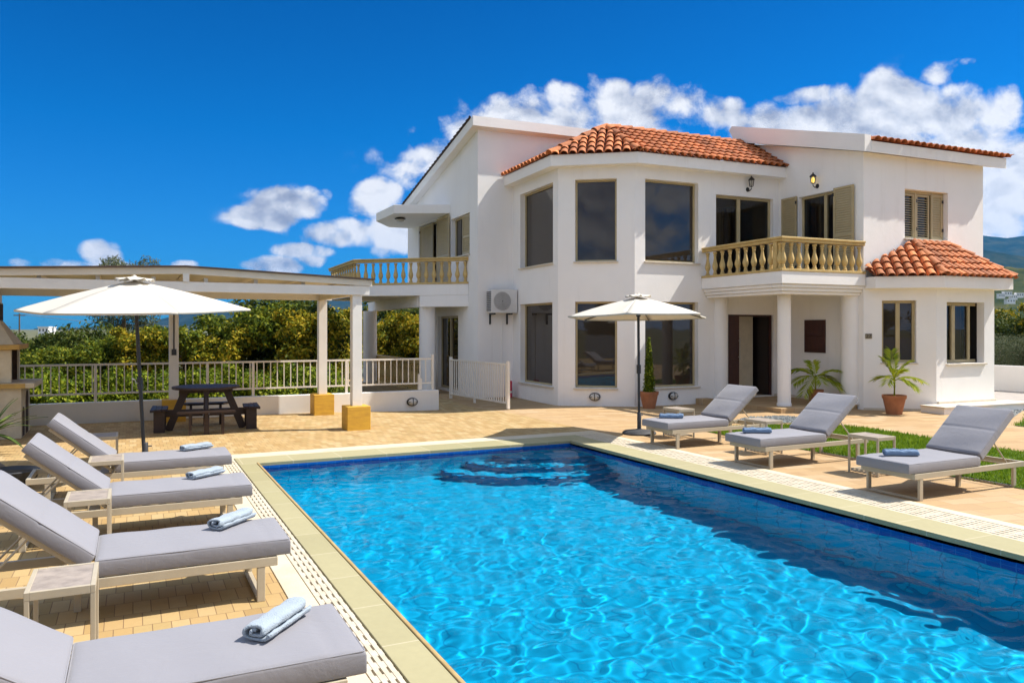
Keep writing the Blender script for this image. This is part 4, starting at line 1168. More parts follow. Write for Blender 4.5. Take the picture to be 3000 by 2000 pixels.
def towel(label, x, y, rz, m, L=.34, w=.15, h=.085, turns=1.75, seed=1):
    o = towel_mesh(L, w, h, turns, seed).build('towel', M[m], None, (x,y,.384), (0,0,rz), smooth=True, fixn=False)
    tag(o, label, 'towel', 'rolled blue towels on the loungers'); return o
towel('rolled pale blue towel on the nearest left lounger', .575, 3.55, rad(-40), 'towel', .36, seed=1)
towel('rolled pale blue towel on the second nearest left lounger', .60, 5.56, rad(-42), 'towel', .36, seed=2)
towel('rolled pale blue towel on the third left lounger', .58, 7.47, rad(-52), 'towel', .34, h=.075, seed=3)
towel('rolled pale blue towel on the farthest left lounger', .62, 9.19, rad(-62), 'towel', .33, h=.075, seed=4)
towel('tightly rolled denim blue towel on the nearest right lounger', 7.17, 5.50, rad(61), 'towel_dark', .34, .085, .075, 3, 5)
towel('tightly rolled denim blue towel on the middle right lounger', 7.10, 7.50, rad(60), 'towel_dark', .34, .085, .075, 3, 6)
towel('tightly rolled denim blue towel on the farthest right lounger', 7.14, 9.30, rad(60), 'towel_dark', .34, .085, .075, 3, 7)

def make_table(label, loc, rz):
    t0 = thing('side_table', label, 'side table', loc, rz, 'small side tables between the loungers')
    W, Dp, H = .30, .42, .455; fm = M['frame_alu']; e_ = .022
    b = MB()
    for s in (-1,1):
        b.box((s*W/2-(e_ if s>0 else 0), -Dp/2, H-.04), (s*W/2+(e_ if s<0 else 0), Dp/2, H))
        b.box((-W/2+e_+.0003, s*Dp/2-(e_ if s>0 else 0), H-.04), (W/2-e_-.0003, s*Dp/2+(e_ if s<0 else 0), H))
    b.build('top_frame', fm, t0, bevel=.002)
    q = MB(); q.box((-W/2+e_,-Dp/2+e_,H-.016),(W/2-e_,Dp/2-e_,H-.003)); q.build('table_top', M['table_stone'], t0)
    for sx in (-1,1):
        for sy in (-1,1):
            q = MB(); q.box((sx*(W/2-.0115)-.011, sy*(Dp/2-.0115)-.011, 0),(sx*(W/2-.0115)+.011, sy*(Dp/2-.0115)+.011, H-.0405)); q.build('leg', fm, t0, bevel=.002)
    q = MB()
    for k in range(6): q.box((-W/2+.024, -Dp/2+.035+k*.066, .035),(W/2-.024, -Dp/2+.065+k*.066, .05))
    for s in (-1,1): q.box((s*(W/2-.034)-.008,-Dp/2+.0235,.018),(s*(W/2-.034)+.008,Dp/2-.0235,.0345))
    q.build('shelf', fm, t0)
    return t0
tb = [('side table in front, between the two nearest left loungers', (-.315,4.52,0), 0), ('side table with mottled stone top between the second and third left loungers', (-.30,6.66,0), 0),
      ('side table between the third and farthest left loungers', (-.23,8.50,0), 0), ('side table half hidden behind the farthest left lounger', (-.31,10.38,0), 0),
      ('side table behind the nearest right lounger, standing on the lawn edge', (7.83,6.40,0), 0), ('side table behind the middle right lounger', (7.83,8.15,0), 0),
      ('side table behind the farthest right lounger, below the bay windows', (7.76,9.92,0), 0)]
T0 = make_table(*tb[0])
for lb, lc, rz in tb[1:]: copy_tree(T0, None, lc, rz, lb)

# ---------------------------------------------------------------- parasols
def parasol(label, x, y, R, ztop, zed, rot0, tilt, knob, lean=(0,0)):
    t0 = thing('parasol', label, 'parasol', (x,y,0), 0)
    tx = Vector(tilt)     # drift of the pole top
    def P(h): return Vector((tx.x*h/ztop, tx.y*h/ztop, h))
    mb = MB(); mb.lathe([(.27,0),(.275,.02),(.25,.045),(.16,.06),(.06,.075),(.045,.08)], 28); bs = mb.build('base', M['rubber'], t0, smooth=50)
    mb = MB(); mb.lathe([(.034,.078),(.034,.34),(.030,.345)], 14); mb.tube([(.03,0,.30),(.075,0,.30)], .008, 6); mb.build('socket', M['dark_grey'], bs, smooth=50)
    mb = MB(); mb.tube([P(.1), P(.6), P(1.1), P(ztop-.03)], .0215, 14); mb.build('pole', M['dark_grey'], t0, smooth=50)
    mb = MB(); mb.tube([P(.98), P(1.12)], .036, 12); cr = mb.build('crank_housing', M['dark_grey'], t0, smooth=50)
    mb = MB(); a = P(1.05); mb.tube([a, a+Vector((-.045,-.045,.01)), a+Vector((-.06,-.06,.055)), a+Vector((-.085,-.085,.065))], .008, 6); mb.build('crank_handle', M['steel'] if knob else M['dark_grey'], cr)
    N = 6; top = P(ztop); ec = P(zed)
    verts = [ec + Vector((R*math.cos(rad(rot0)+2*PI*k/N), R*math.sin(rad(rot0)+2*PI*k/N), random.uniform(-.008,.008))) for k in range(N)]
    for v_ in verts: v_.z += (v_.x-ec.x)*lean[0] + (v_.y-ec.y)*lean[1]
    up = top + Vector((0,0,-.03))
    mb = MB(); G_ = 9
    for k in range(N):
        a, c = verts[k], verts[(k+1) % N]; v = []; f = []
        for i in range(G_+1):
            q = i/G_
            for j in range(G_+1):
                w = j/G_
                p = up.lerp(a.lerp(c, w), q)
                sag = 4*w*(1-w)
                p.z -= .028*sag*q*(1.1-q)*2.4 - .030*math.sin(PI*q)*.55
                cen = Vector((ec.x, ec.y, p.z)); p = p + (cen-p)*(.035*sag*q*q)
                v.append(p)
        for i in range(G_):
            for j in range(G_):
                b0 = i*(G_+1)+j; f.append((b0, b0+G_+1, b0+G_+2, b0+1))
        # hem turned down
        n0 = len(v)
        for j in range(G_+1): v.append(v[G_*(G_+1)+j] + Vector((0,0,-.022)))
        for j in range(G_): f.append((G_*(G_+1)+j, n0+j, n0+j+1, G_*(G_+1)+j+1))
        mb.add(v, f)
    cp = mb.build('canopy', M['canvas'], t0, smooth=28, fixn=False)
    so = cp.modifiers.new('thickness', 'SOLIDIFY'); so.thickness = .003
    mb = MB(); v = []; NV = 36
    for i in range(5):
        q = i/4
        for k in range(NV):
            a = 2*PI*k/NV+rad(rot0); rr = .015+.20*q*(1+.05*math.cos(6*a))
            ruf = (.014*math.sin(k*2.6)+.010*math.sin(k*1.3+1))*q*q
            v.append(up + Vector((rr*math.cos(a), rr*math.sin(a), .050-.045*q+ruf)))
    f = [(i*NV+k, (i+1)*NV+k, (i+1)*NV+(k+1)%NV, i*NV+(k+1)%NV) for i in range(4) for k in range(NV)]
    mb.add(v, f); vt = mb.build('vent', M['canvas'], cp, smooth=True, fixn=False)
    so = vt.modifiers.new('thickness', 'SOLIDIFY'); so.thickness = .003
    mb = MB(); mb.lathe([(.02,-.02),(.026,.005),(.016,.018),(.002,.022)], 10); mb.build('finial', M['canvas'], t0, up+Vector((0,0,.045)), smooth=True)
    hub = P(ztop-.10); low = P(zed+.03)
    for k in range(N):
        mb = MB(); tip = verts[k] + (up-verts[k])*.02 + Vector((0,0,-.022)); mb.bar(hub, tip, .010, .016); r_ = mb.build('rib', M['dark_grey'], t0)
        mb = MB(); mb.bar(low, hub.lerp(tip,.5), .008, .012); mb.build('strut', M['dark_grey'], r_)
    for h_, nm in ((hub,'hub'),(low,'runner')):
        mb = MB(); mb.lathe([(.035,-.03),(.04,0),(.035,.03)], 12); mb.build(nm, M['dark_grey'], t0, h_, smooth=50)
parasol('large cream parasol on a black pole beside the left loungers', .13, 10.30, 1.30, 2.31, 1.935, 48, (-.115,.03,0), True, (.024,.050))
parasol('smaller cream parasol on a black pole at the far right pool corner', 7.41, 10.49, 1.19, 2.255, 1.905, 46, (-.02,0,0), False, (-.015,-.030))

# ---------------------------------------------------------------- low wall, railing, gate
lw = MB(); lw.box((-2.4,16.1,-.4),(6.05,16.28,.365)); lwo = lw.build('low_wall', M['plaster_low'], bevel=.01)
tag(lwo, 'low white rendered wall under the railing', 'wall')
rl = thing('railing', 'cream metal railing along the low white wall', 'railing', (0,16.19,0))
def bar_obj(name, a, c, w, par, m='rail_paint', h=None):
    b = MB(); b.bar(a, c, w, h or w); return b.build(name, M[m], par)
bar_obj('top_rail', (-2.4,0,1.05), (5.93,0,1.05), .036, rl); bar_obj('bottom_rail', (-2.4,0,.52), (5.93,0,.52), .032, rl)
bm_ = None; k = 0; x = -2.38; posts = [-.62, 1.30, 2.15, 4.02, 5.93]
PME = None
for px_ in posts:
    b = MB(); b.box((-.024,-.024,.36),(.024,.024,1.14 if px_ > 5 else 1.066)); b.build('post', M['rail_paint'], rl, (px_,0,0))
while x < 5.9:
    if all(abs(x-p) > .04 for p in posts):
        if PME is None:
            b = MB(); b.box((-.0095,-.0095,.536),(.0095,.0095,1.033)); o = b.build('baluster', M['rail_paint'], rl, (x,0,0)); PME = o.data
        else: link('baluster', PME, rl, (x,0,0))
    x += .1315
lt = MB(); lt.box((5.60,-.03,.37),(5.68,.03,.62)); lt.box((5.60,-.03,.62),(5.64,.03,.72)); lt.build('latch_box', M['rail_paint'], rl)
gt = thing('open_gate', 'long cream metal gate standing open between the low wall and the house', 'gate', (7.20,14.98,0), 0)
gd = Vector((7.02-7.20, 17.85-14.98, 0)); GL = gd.length; gd.normalize(); gt.rotation_euler = (0,0,math.atan2(gd.y, gd.x))
bar_obj('top_rail', (.02,0,.95), (GL,0,.95), .034, gt); bar_obj('bottom_rail', (.02,0,.12), (GL,0,.12), .034, gt)
b = MB(); b.box((-.03,-.03,0),(.03,.03,1.02)); b.build('post', M['rail_paint'], gt); b = MB(); b.box((GL-.03,-.03,0),(GL+.03,.03,1.02)); b.build('post', M['rail_paint'], gt)
b = MB(); b.box((-.01,-.01,.138),(.01,.01,.932)); PM2 = None
n_ = 27
for k in range(1, n_):
    if PM2 is None: PM2 = b.build('baluster', M['rail_paint'], gt, (GL*k/n_,0,0)).data
    else: link('baluster', PM2, gt, (GL*k/n_,0,0))
b = MB(); b.lathe([(.03,0),(.03,.10)], 10); b.build('wheel', M['rail_paint'], gt, (GL*.55,0,0))
bulkhead('oval bulkhead light on the low wall near the gate', Vector((5.43,16.098,.13)), 0)
pf = thing('pool_float', 'hot pink rolled pool float standing beside the bay wall', 'pool float', hw(7.72,17.75,0))
mb = MB(); mb.tube([(0,0,0),(0,0,.42)], .075, 14); mb.build('roll', M['pink'], pf, smooth=50, bevel=.02)
mb = MB(); mb.tube([(0,0,.12),(0,0,.17)], .078, 14); mb.build('strap', M['white_paint'], pf, smooth=50)

# ---------------------------------------------------------------- pergola
pg = thing('pergola', 'cream pergola with a low gabled roof on square posts', 'pergola', (0,0,0))
def ped(x, y):
    b = MB(); b.box((x-.20,y-.20,-.08),(x+.20,y+.20,.40)); return b.build('pedestal', M['yellow_block'], pg, bevel=.008)
def post(x, y, z0, z1=2.276):
    b = MB(); b.box((x-.082,y-.082,z0),(x+.082,y+.082,z1)); return b.build('post', M['white_paint'], pg, bevel=.004)
for x, y in ((3.42,13.10),(3.42,15.75),(.68,15.75),(-2.1,15.75),(-2.1,13.1)):
    ped(x, y); post(x, y, .4005)
YF, YB = 12.98, 15.9; XR, XL_ = 3.62, -2.25; XM = .735
for y in (YF, YB-.12):
    b = MB(); b.box((XL_,y,2.278),(XR,y+.10,2.43)); b.build('beam', M['white_paint'], pg, bevel=.004)
for x in (-2.13, 3.37):
    b = MB(); b.box((x,YF+.101,2.279),(x+.09,YB-.121,2.42)); b.build('beam', M['cream_paint'], pg, bevel=.004)
zs = lambda x: 2.535+ (2.655-2.535)*(1-abs(x-XM)/(3.67-XM))
for y in (YF-.02, YB-.10):
    for x0, x1 in ((-2.25,XM),(XM,3.66)):
        b = MB(); b.hull([(x0,y,zs(x0)-.105),(x1,y,zs(x1)-.105),(x1,y+.06,zs(x1)-.105),(x0,y+.06,zs(x0)-.105)],[(x0,y,zs(x0)-.004),(x1,y,zs(x1)-.004),(x1,y+.06,zs(x1)-.004),(x0,y+.06,zs(x0)-.004)])
        b.build('fascia', M['cream_paint'], pg)
    b = MB(); b.box((XM-.045,y-.004,2.43),(XM+.045,y+.05,zs(XM)-.10)); b.build('king_post', M['white_paint'], pg)
for k in range(8):
    x = -2.0+k*.75
    b = MB(); b.box((x,YF+.1,2.431),(x+.06,YB-.12,2.50)); b.build('rafter', M['cream_paint'], pg)
b = MB()
for x0, x1 in ((-2.3,XM),(XM,3.70)):
    b.hull([(x0,YF-.08,zs(x0)),(x1,YF-.08,zs(x1)),(x1,YB+.1,zs(x1)),(x0,YB+.1,zs(x0))],[(x0,YF-.08,zs(x0)+.022),(x1,YF-.08,zs(x1)+.022),(x1,YB+.1,zs(x1)+.022),(x0,YB+.1,zs(x0)+.022)])
b.build('roof', M['roof_brown'], pg)
b = MB()
for x0, x1 in ((-2.2,XM-.01),(XM+.01,3.60)):
    b.hull([(x0,YF+.05,zs(x0)-.035),(x1,YF+.05,zs(x1)-.035),(x1,YB-.05,zs(x1)-.035),(x0,YB-.05,zs(x0)-.035)],[(x0,YF+.05,zs(x0)-.003),(x1,YF+.05,zs(x1)-.003),(x1,YB-.05,zs(x1)-.003),(x0,YB-.05,zs(x0)-.003)])
b.build('ceiling', M['cream_paint'], pg)
b = MB(); b.box((.64,15.64,1.22),(.72,15.667,1.33)); b.tube([(.68,15.655,1.33),(.68,15.655,2.27)], .012, 6); b.build('socket_box', M['dark_grey'], pg)

# ---------------------------------------------------------------- barbecue
bq = thing('stone_barbecue', 'cream stone barbecue with a tapering chimney hood', 'barbecue', (-2.3,14.72,0))
b = MB(); b.box((-.9,-.5,0),(.74,.6,.78)); b.build('base', M['bbq_stone'], bq, bevel=.01)
for y0, y1, top in ((-.40,-.14,.46),(.02,.36,.66)):
    b = MB(); pts = [(y0,.02),(y1,.02),(y1,top-.1)] + [((y0+y1)/2+(y1-y0)/2*math.cos(a*PI/8), top-.1+(y1-y0)/2*.9*math.sin(a*PI/8)) for a in range(1,8)] + [(y0,top-.1)]
    b.hull([(.742,y,z) for y,z in pts],[(.746,y,z) for y,z in pts]); b.build('wood_store_shade', M['soot_shade'], bq)  # thin dark arch plate, the shade of an opening put into its colour
b = MB(); b.box((-1.0,-.58,.782),(.92,.68,.865)); b.build('worktop', M['bbq_stone'], bq, bevel=.012)
b = MB(); b.box((-1.0,-.586,.79),(.80,-.5805,.86)); b.build('worktop_edge', M['bbq_trim'], bq)
b = MB(); b.box((-.8,-.46,.866),(.60,-.36,1.38)); b.box((-.8,.50,.866),(.60,.6,1.38)); b.box((-.8,-.359,.866),(-.3,.499,1.38)); b.build('firebox', M['bbq_stone'], bq, bevel=.008)
b = MB(); b.box((-.299,-.355,.868),(-.29,.495,1.379)); b.box((-.289,-.3595,.868),(.57,-.352,1.379)); b.box((-.289,.492,.868),(.57,.4995,1.379)); b.build('firebrick_lining', M['soot_shade'], bq)
b = MB(); b.box((-.9,-.54,1.382),(.72,.66,1.46)); b.build('mantel', M['bbq_trim'], bq, bevel=.01)
b = MB(); b.hull([(-.8,-.48,1.461),(.64,-.48,1.461),(.64,.6,1.461),(-.8,.6,1.461)],[(-.3,-.16,1.83),(.40,-.16,1.83),(.40,.3,1.83),(-.3,.3,1.83)]); b.build('hood', M['bbq_stone'], bq)
b = MB(); b.box((-.3,-.16,1.831),(.40,.3,2.12)); b.build('chimney', M['bbq_stone'], bq, bevel=.006)
b = MB(); b.box((.401,-.12,1.84),(.406,.26,2.10)); b.build('chimney_slot', M['soot_shade'], bq)

PICNIC = (1.12,14.2)
# ---------------------------------------------------------------- round picnic table with four benches
pt_ = thing('picnic_table', 'dark brown octagonal picnic table with attached bench seats', 'picnic table', (*PICNIC,0), rad(-4))
pt_.scale = (.82,.82,1)
wd = M['wood_dark']
b = MB(); RT = .66; z = .695
for k in range(8):
    y0 = -RT+k*(2*RT/8); y1 = y0+2*RT/8-.008
    f_ = lambda y: math.sqrt(max(.05, RT*RT-y*y))
    a0, a1 = f_(y0 if abs(y0) < RT-.02 else y0*.96), f_(y1 if abs(y1) < RT-.02 else y1*.96)
    b.hull([(-a0,y0,z),(a0,y0,z),(a1,y1,z),(-a1,y1,z)],[(-a0,y0,z+.04),(a0,y0,z+.04),(a1,y1,z+.04),(-a1,y1,z+.04)])
b.build('table_top', wd, pt_, bevel=.006)
b = MB(); b.box((-.52,-.06,.62),(.52,.06,.694)); b.box((-.06,-.52,.621),(.06,-.061,.693)); b.box((-.06,.061,.621),(.06,.52,.693)); b.build('top_bearer', wd, pt_, bevel=.004)
b = MB(); b.box((-.05,-.05,.2),(.05,.05,.62)); b.build('centre_post', wd, pt_)
for k in range(4):
    a = k*PI/2; c, s = math.cos(a), math.sin(a)
    R_ = lambda x, y, z: (c*x-s*y, s*x+c*y, z)
    b = MB(); b.bar(R_(.40,0,.66), R_(.72,0,.0), .14, .055, R_(0,1,0)); b.build('leg', wd, pt_, bevel=.004)
    b = MB(); b.bar(R_(.06,0,.29), R_(.97,0,.29), .06, .12); b.build('seat_bearer', wd, pt_, bevel=.004)
    b = MB(); b.box((-.05,-.05,0),(.05,.05,.32)); o = b.build('seat_leg', wd, pt_, R_(.86,0,0), (0,0,a), bevel=.004)
    b = MB()
    for j in range(3):
        x0 = .73+j*.105; h0 = .36+j*.06
        b.hull([(x0,-h0,.352),(x0+.097,-h0-.055,.352),(x0+.097,h0+.055,.352),(x0,h0,.352)],[(x0,-h0,.39),(x0+.097,-h0-.055,.39),(x0+.097,h0+.055,.39),(x0,h0,.39)])
    b.build('bench_seat', wd, pt_, None, (0,0,a), bevel=.004)
    for sg in (-1,1):
        b = MB(); b.box((.77,sg*.30-.026,0),(.98,sg*.30+.026,.35)); b.build('seat_leg', wd, pt_, None, (0,0,a), bevel=.003)

# ---------------------------------------------------------------- foliage helpers
def leaf_cloud(blobs, n, size, seed, aspect=.5, shell=.55, up=.35, droop=0):
    """n small leaf faces spread through the ellipsoids (x,y,z,rx,ry,rz,weight), denser toward their skins"""
    r = np.random.default_rng(seed)
    B = np.array([list(b)+[1]*(7-len(b)) for b in blobs], float)
    w = B[:,6]*(B[:,3]*B[:,4]*B[:,5])**.66; pick = r.choice(len(B), n, p=w/w.sum()); b = B[pick]
    d = r.normal(size=(n,3)); d /= np.linalg.norm(d, axis=1)[:,None]
    rr = np.where(r.random(n) < .72, shell+(1.06-shell)*r.random(n)**.6, r.random(n)**.5)
    rr *= 1 + .16*np.sin(d[:,0]*7+pick)*np.sin(d[:,2]*6+pick*1.7) + r.normal(0,.06,n)
    c = b[:,:3] + d*rr[:,None]*b[:,3:6]
    nrm = d*.6 + r.normal(size=(n,3))*.65 + np.array([0,0,up]); nrm /= np.linalg.norm(nrm, axis=1)[:,None]
    tg = np.cross(nrm, r.normal(size=(n,3))); tg[:,2] -= droop; tg -= nrm*(tg*nrm).sum(1)[:,None]; tg /= np.linalg.norm(tg, axis=1)[:,None]+1e-9
    bt = np.cross(nrm, tg); s = size*r.uniform(.6,1.35,n)[:,None]
    v = np.empty((n,4,3)); v[:,0] = c-tg*s; v[:,1] = c+bt*s*aspect+nrm*s*.12; v[:,2] = c+tg*s; v[:,3] = c-bt*s*aspect+nrm*s*.12
    return v.reshape(-1,3)
def cloud_mesh(name, parts, m):
    v = np.concatenate(parts); n = len(v)//4
    me = bpy.data.meshes.new(name); me.vertices.add(len(v)); me.vertices.foreach_set('co', v.ravel())
    me.loops.add(len(v)); me.loops.foreach_set('vertex_index', np.arange(len(v), dtype=np.int32))
    me.polygons.add(n); me.polygons.foreach_set('loop_start', np.arange(0, 4*n, 4, dtype=np.int32)); me.polygons.foreach_set('loop_total', np.full(n, 4, dtype=np.int32))
    me.update(calc_edges=True); me.materials.append(m); return me
def trunk_mesh(h, r, seed, limbs=5, spread=.8, start=.35):
    rs = random.Random(seed); b = MB(); pts = [Vector((0,0,-.3))]
    for k in range(1,6): pts.append(Vector((rs.uniform(-.08,.08)*h*.3, rs.uniform(-.08,.08)*h*.3, h*k/5)))
    b.tube(pts, [r*1.25]+[r*(1-.14*k) for k in range(1,6)], 9)
    for i in range(limbs):
        a = rs.uniform(0,6.28); z0 = h*rs.uniform(start,.85); q = Vector((0,0,z0)); ex = q + Vector((math.cos(a)*spread*rs.uniform(.5,1), math.sin(a)*spread*rs.uniform(.5,1), h*rs.uniform(.2,.5)))
        mid = q.lerp(ex,.5)+Vector((0,0,.08*h)); b.tube([q, mid, ex], [r*.5, r*.36, r*.15], 6)
    return b
def lumps(n, R, H, z0, seed, rmin=.28, rmax=.5):
    rs = random.Random(seed); out = []
    for _ in range(n):
        a = rs.uniform(0,6.28); q = rs.random()**.5*R*.75; t2 = rs.random()
        k = rs.uniform(rmin,rmax)*R; out.append((q*math.cos(a), q*math.sin(a), z0+k*.6+t2*(H-1.4*k), k, k, k*rs.uniform(.65,.95), rs.uniform(.7,1.2)))
    return out
VARS = {}
def tree_variant(key, R, H, z0, n, size, m, seed, nl, tr=.10, aspect=.5, droop=0, rr=(.28,.5)):
    bl = lumps(nl, R, H, z0, seed, *rr)
    me = cloud_mesh('crown', [leaf_cloud(bl, n, size, seed, aspect, droop=droop)], M[m])
    t2 = trunk_mesh(z0+H*.55, tr, seed).build('trunk_source', M['bark'], smooth=60); tm = t2.data; bpy.data.objects.remove(t2)
    VARS[key] = (me, tm)
def tree(key, name, label, cat, x, y, z=-.35, s=1, rz=0, group=None, sz=None):
    t0 = thing(name, label, cat, (x,y,z), rz, group); t0.scale = (s,s,sz or s)
    link('crown', VARS[key][0], t0); link('trunk', VARS[key][1], t0); return t0
tree_variant('ochre1', 1.5, 2.4, .3, 11500, .066, 'leaf_ochre', 31, 34, rr=(.17,.34))
tree_variant('ochre2', 1.3, 2.7, .2, 11500, .066, 'leaf_ochre', 42, 32, rr=(.18,.36))
tree_variant('mid1', 1.45, 2.5, .25, 12500, .062, 'leaf_mid', 33, 30, rr=(.18,.38))
tree_variant('mid2', 1.35, 2.6, .2, 12500, .062, 'leaf_mid', 47, 30, rr=(.18,.36))
tree_variant('green1', 1.0, 1.35, -.1, 12000, .042, 'leaf_green', 53, 14, .05)
tree_variant('dark1', 1.5, 2.6, .3, 12000, .062, 'leaf_dark', 64, 26, rr=(.2,.4))
tree_variant('olive', 1.7, 2.6, .5, 9000, .055, 'leaf_olive', 75, 16, .13, .3)
tree_variant('willow', 1.7, 5.2, 1.2, 13000, .10, 'leaf_olive', 86, 22, .16, .22, 1.2)

# ---------------------------------------------------------------- trees and shrubs beyond the wall
def at(px, d):
    """ground point seen in column px of the photograph at depth d"""
    c, s = math.cos(YAW), math.sin(YAW); q = (px-1500)/FOC*d
    return c*q + s*d, -s*q + c*d
GO = 'orchard trees beyond the railing'
orch = [(40,20.5,'dark1',.72,'dark leaved tree beyond the railing beside the barbecue hood'),
        (215,21.0,'dark1',.80,'rounded dark green tree beyond the railing under the large parasol, left of its pole'),
        (120,19.4,'mid1',.62,'low ochre tipped tree right of the barbecue'),
        (300,20.0,'mid1',.74,'olive green tree just left of the large parasol pole'),
        (420,20.2,'ochre2',.74,'ochre leaved tree right of the large parasol pole'),
        (545,20.6,'mid2',.78,'olive green orchard tree right of the left pergola post'),
        (640,20.8,'ochre1',.80,'yellowish orchard tree behind the picnic table'),
        (735,21.5,'mid1',1.06,'tall olive green tree rising behind the right bench of the picnic table'),
        (830,22.0,'dark1',1.16,'tall dark tree under the pergola beam, left of the inner post'),
        (890,20.4,'ochre2',.90,'ochre leaved tree left of the inner pergola post'),
        (965,28,'ochre1',1.05,'yellow green tree between the two right pergola posts'),
        (1035,34,'ochre2',1.05,'yellow tree behind the front right pergola post'),
        (1120,31.0,'ochre1',1.02,'yellow tree seen left between the patio columns'),
        (1165,35.0,'dark1',1.25,'dark tree high between the patio columns'),
        (1205,30.0,'ochre2',.95,'yellow tree seen right between the patio columns'),
        (1260,33.0,'ochre1',.95,'yellow tree behind the thick patio column')]
for i, (px, d, key, s, lb) in enumerate(orch):
    x, y = at(px, d); tree(key, 'orchard_tree', lb, 'tree', x, y, -.35, s, i*1.3, GO)
GH = 'green shrubs behind the railing'
hed = [(95,'leftmost, by the barbecue worktop'),(185,'above the farthest left lounger'),(275,'left of the black parasol pole'),(365,'right of the black parasol pole'),(455,'beside the left pergola post'),
       (545,'behind the left half of the picnic table'),(630,'behind the middle of the picnic table'),(720,'behind the right edge of the picnic table'),(805,'right of the picnic table'),(890,'left of the inner pergola post')]
for i, (px, lb) in enumerate(hed):
    yy = 17.75 + .12*math.sin(i*2.1)
    c, s = math.cos(YAW), math.sin(YAW); k_ = (px-1500)/FOC
    d = yy/(c - s*k_); x, y = at(px, d)
    tree('green1', 'shrub', 'fresh green shrub behind the railing bars, '+lb, 'shrub', x, y, -.35, .88+.1*math.sin(i*1.7), i*.9, GH, 1.02+.12*math.sin(i*2.3))
x, y = at(365, 38); tree('willow', 'tall_tree', 'tall feathery tree whose top shows above the pergola roof', 'tree', x, y, -.35, .92, .4)
GR = 'trees beyond the right boundary wall'
for i, (px, d, key, s, lb) in enumerate([(2925,27,'olive',.62,'grey olive shrub just above the right boundary wall'),(2995,25.5,'olive',.66,'grey olive shrub at the right edge above the boundary wall'),
        (2930,33,'dark1',1.0,'dark bushy tree behind the olive shrubs, next to the house corner'),(2990,34,'ochre1',1.10,'yellow green tree behind the olive shrubs at the right edge'),(3070,32,'ochre2',1.1,'yellow green tree at the far right edge')]):
    x, y = at(px, d); tree(key, 'garden_tree', lb, 'tree', x, y, -.35, s, i*1.1, GR)
# low boundary wall on the right and the drive in front of it
b = MB(); b.hull([(21.15,19.0,-.3),(21.3,19.0,-.3),(22.0,8.6,-.3),(21.85,8.6,-.3)],[(21.15,19.0,.70),(21.3,19.0,.70),(22.0,8.6,.70),(21.85,8.6,.70)])
tag(b.build('boundary_wall', M['plaster_low'], bevel=.01), 'low white boundary wall right of the house', 'wall')
sheet('driveway', [[(16.9,11.4),(21.9,10.6),(21.1,19),(17.4,19)]], M['grey_paving'], .006)

# ---------------------------------------------------------------- far land: hills, houses, palms, pole
def ridge(name, D, depth, prof, m, seed, az0, az1, rough=.12, n=150):
    """a range of hills: profile gives (px, crest height) pairs seen at distance D"""
    PXs = np.array([p[0] for p in prof], float); Hs = np.array([p[1] for p in prof], float)
    us = np.linspace(az0, az1, n); rs_ = np.linspace(-1, 1, 34)
    v = []
    for j, q in enumerate(rs_):
        for u_ in us:
            H = np.interp(u_, PXs, Hs); d = D + depth*q
            x, y = at(u_, D); sc = d/D; x *= sc; y *= sc
            nz = fbm(np.array([x/D*9]), np.array([y/D*9]), seed, 6)[0]; nz2 = fbm(np.array([x/D*34]), np.array([y/D*34]), seed+9, 4)[0]
            prof_ = max(0, 1-abs(q))**.9
            v.append((x, y, -1 + H*prof_*(1+rough*2*(nz-.5)*(1 if abs(q) > .05 else .5)) + H*rough*.5*(nz2-.5)*prof_))
    f = []
    for j in range(33):
        for i in range(n-1):
            a = j*n+i; f.append((a, a+1, a+n+1, a+n))
    b = MB(); b.add(v, f); o = b.build(name, m, smooth=True, fixn=False); kind(o, 'structure'); return o
def hill_mat(name, c1, c2, c3, sc):
    m, t = new_mat(name); out = t.node('ShaderNodeOutputMaterial'); p = t.node('ShaderNodeBsdfDiffuse'); t.link(p.outputs[0], out.inputs[0])
    vec = t.coord('Object'); a = t.noise(vec, sc, 8, .65); 
    t.link(t.ramp(a, [(.35,c1),(.5,c2),(.65,c3)]), p.inputs[0]); return m
HMAT = hill_mat('scrub_hillside', (.012,.02,.010), (.022,.032,.015), (.045,.05,.022), .012)
HMAT2 = hill_mat('near_hillside', (.022,.032,.011), (.045,.055,.018), (.085,.08,.032), .03)
def hz(py, D): return (HOR-py)/FOC*D + 1 + CAMZ
D1 = 5200
ridge('hills', D1, 1500, [(200,hz(962,D1)),(430,hz(945,D1)),(520,hz(922,D1)),(600,hz(900,D1)),(760,hz(878,D1)),(880,hz(872,D1)),(1000,hz(878,D1)),(1150,hz(885,D1)),(1300,hz(905,D1)),(1600,hz(930,D1))], HMAT, 3, 100, 1700, .10)
D2 = 4300
ridge('mountains', D2, 1300, [(2300,hz(800,D2)),(2700,hz(700,D2)),(2880,hz(684,D2)),(2950,hz(692,D2)),(3050,hz(676,D2)),(3300,hz(690,D2)),(3600,hz(780,D2))], HMAT, 8, 2200, 3650, .08)
D3 = 2600
ridge('mountains', D3, 700, [(2300,hz(880,D3)),(2750,hz(745,D3)),(2880,hz(728,D3)),(3000,hz(750,D3)),(3200,hz(800,D3)),(3500,hz(860,D3))], HMAT, 14, 2250, 3550, .08)
D4 = 900
ridge('hill', D4, 230, [(2500,hz(900,D4)),(2800,hz(820,D4)),(2950,hz(780,D4)),(3050,hz(790,D4)),(3300,hz(850,D4)),(3500,hz(930,D4))], HMAT2, 23, 2450, 3550, .15)

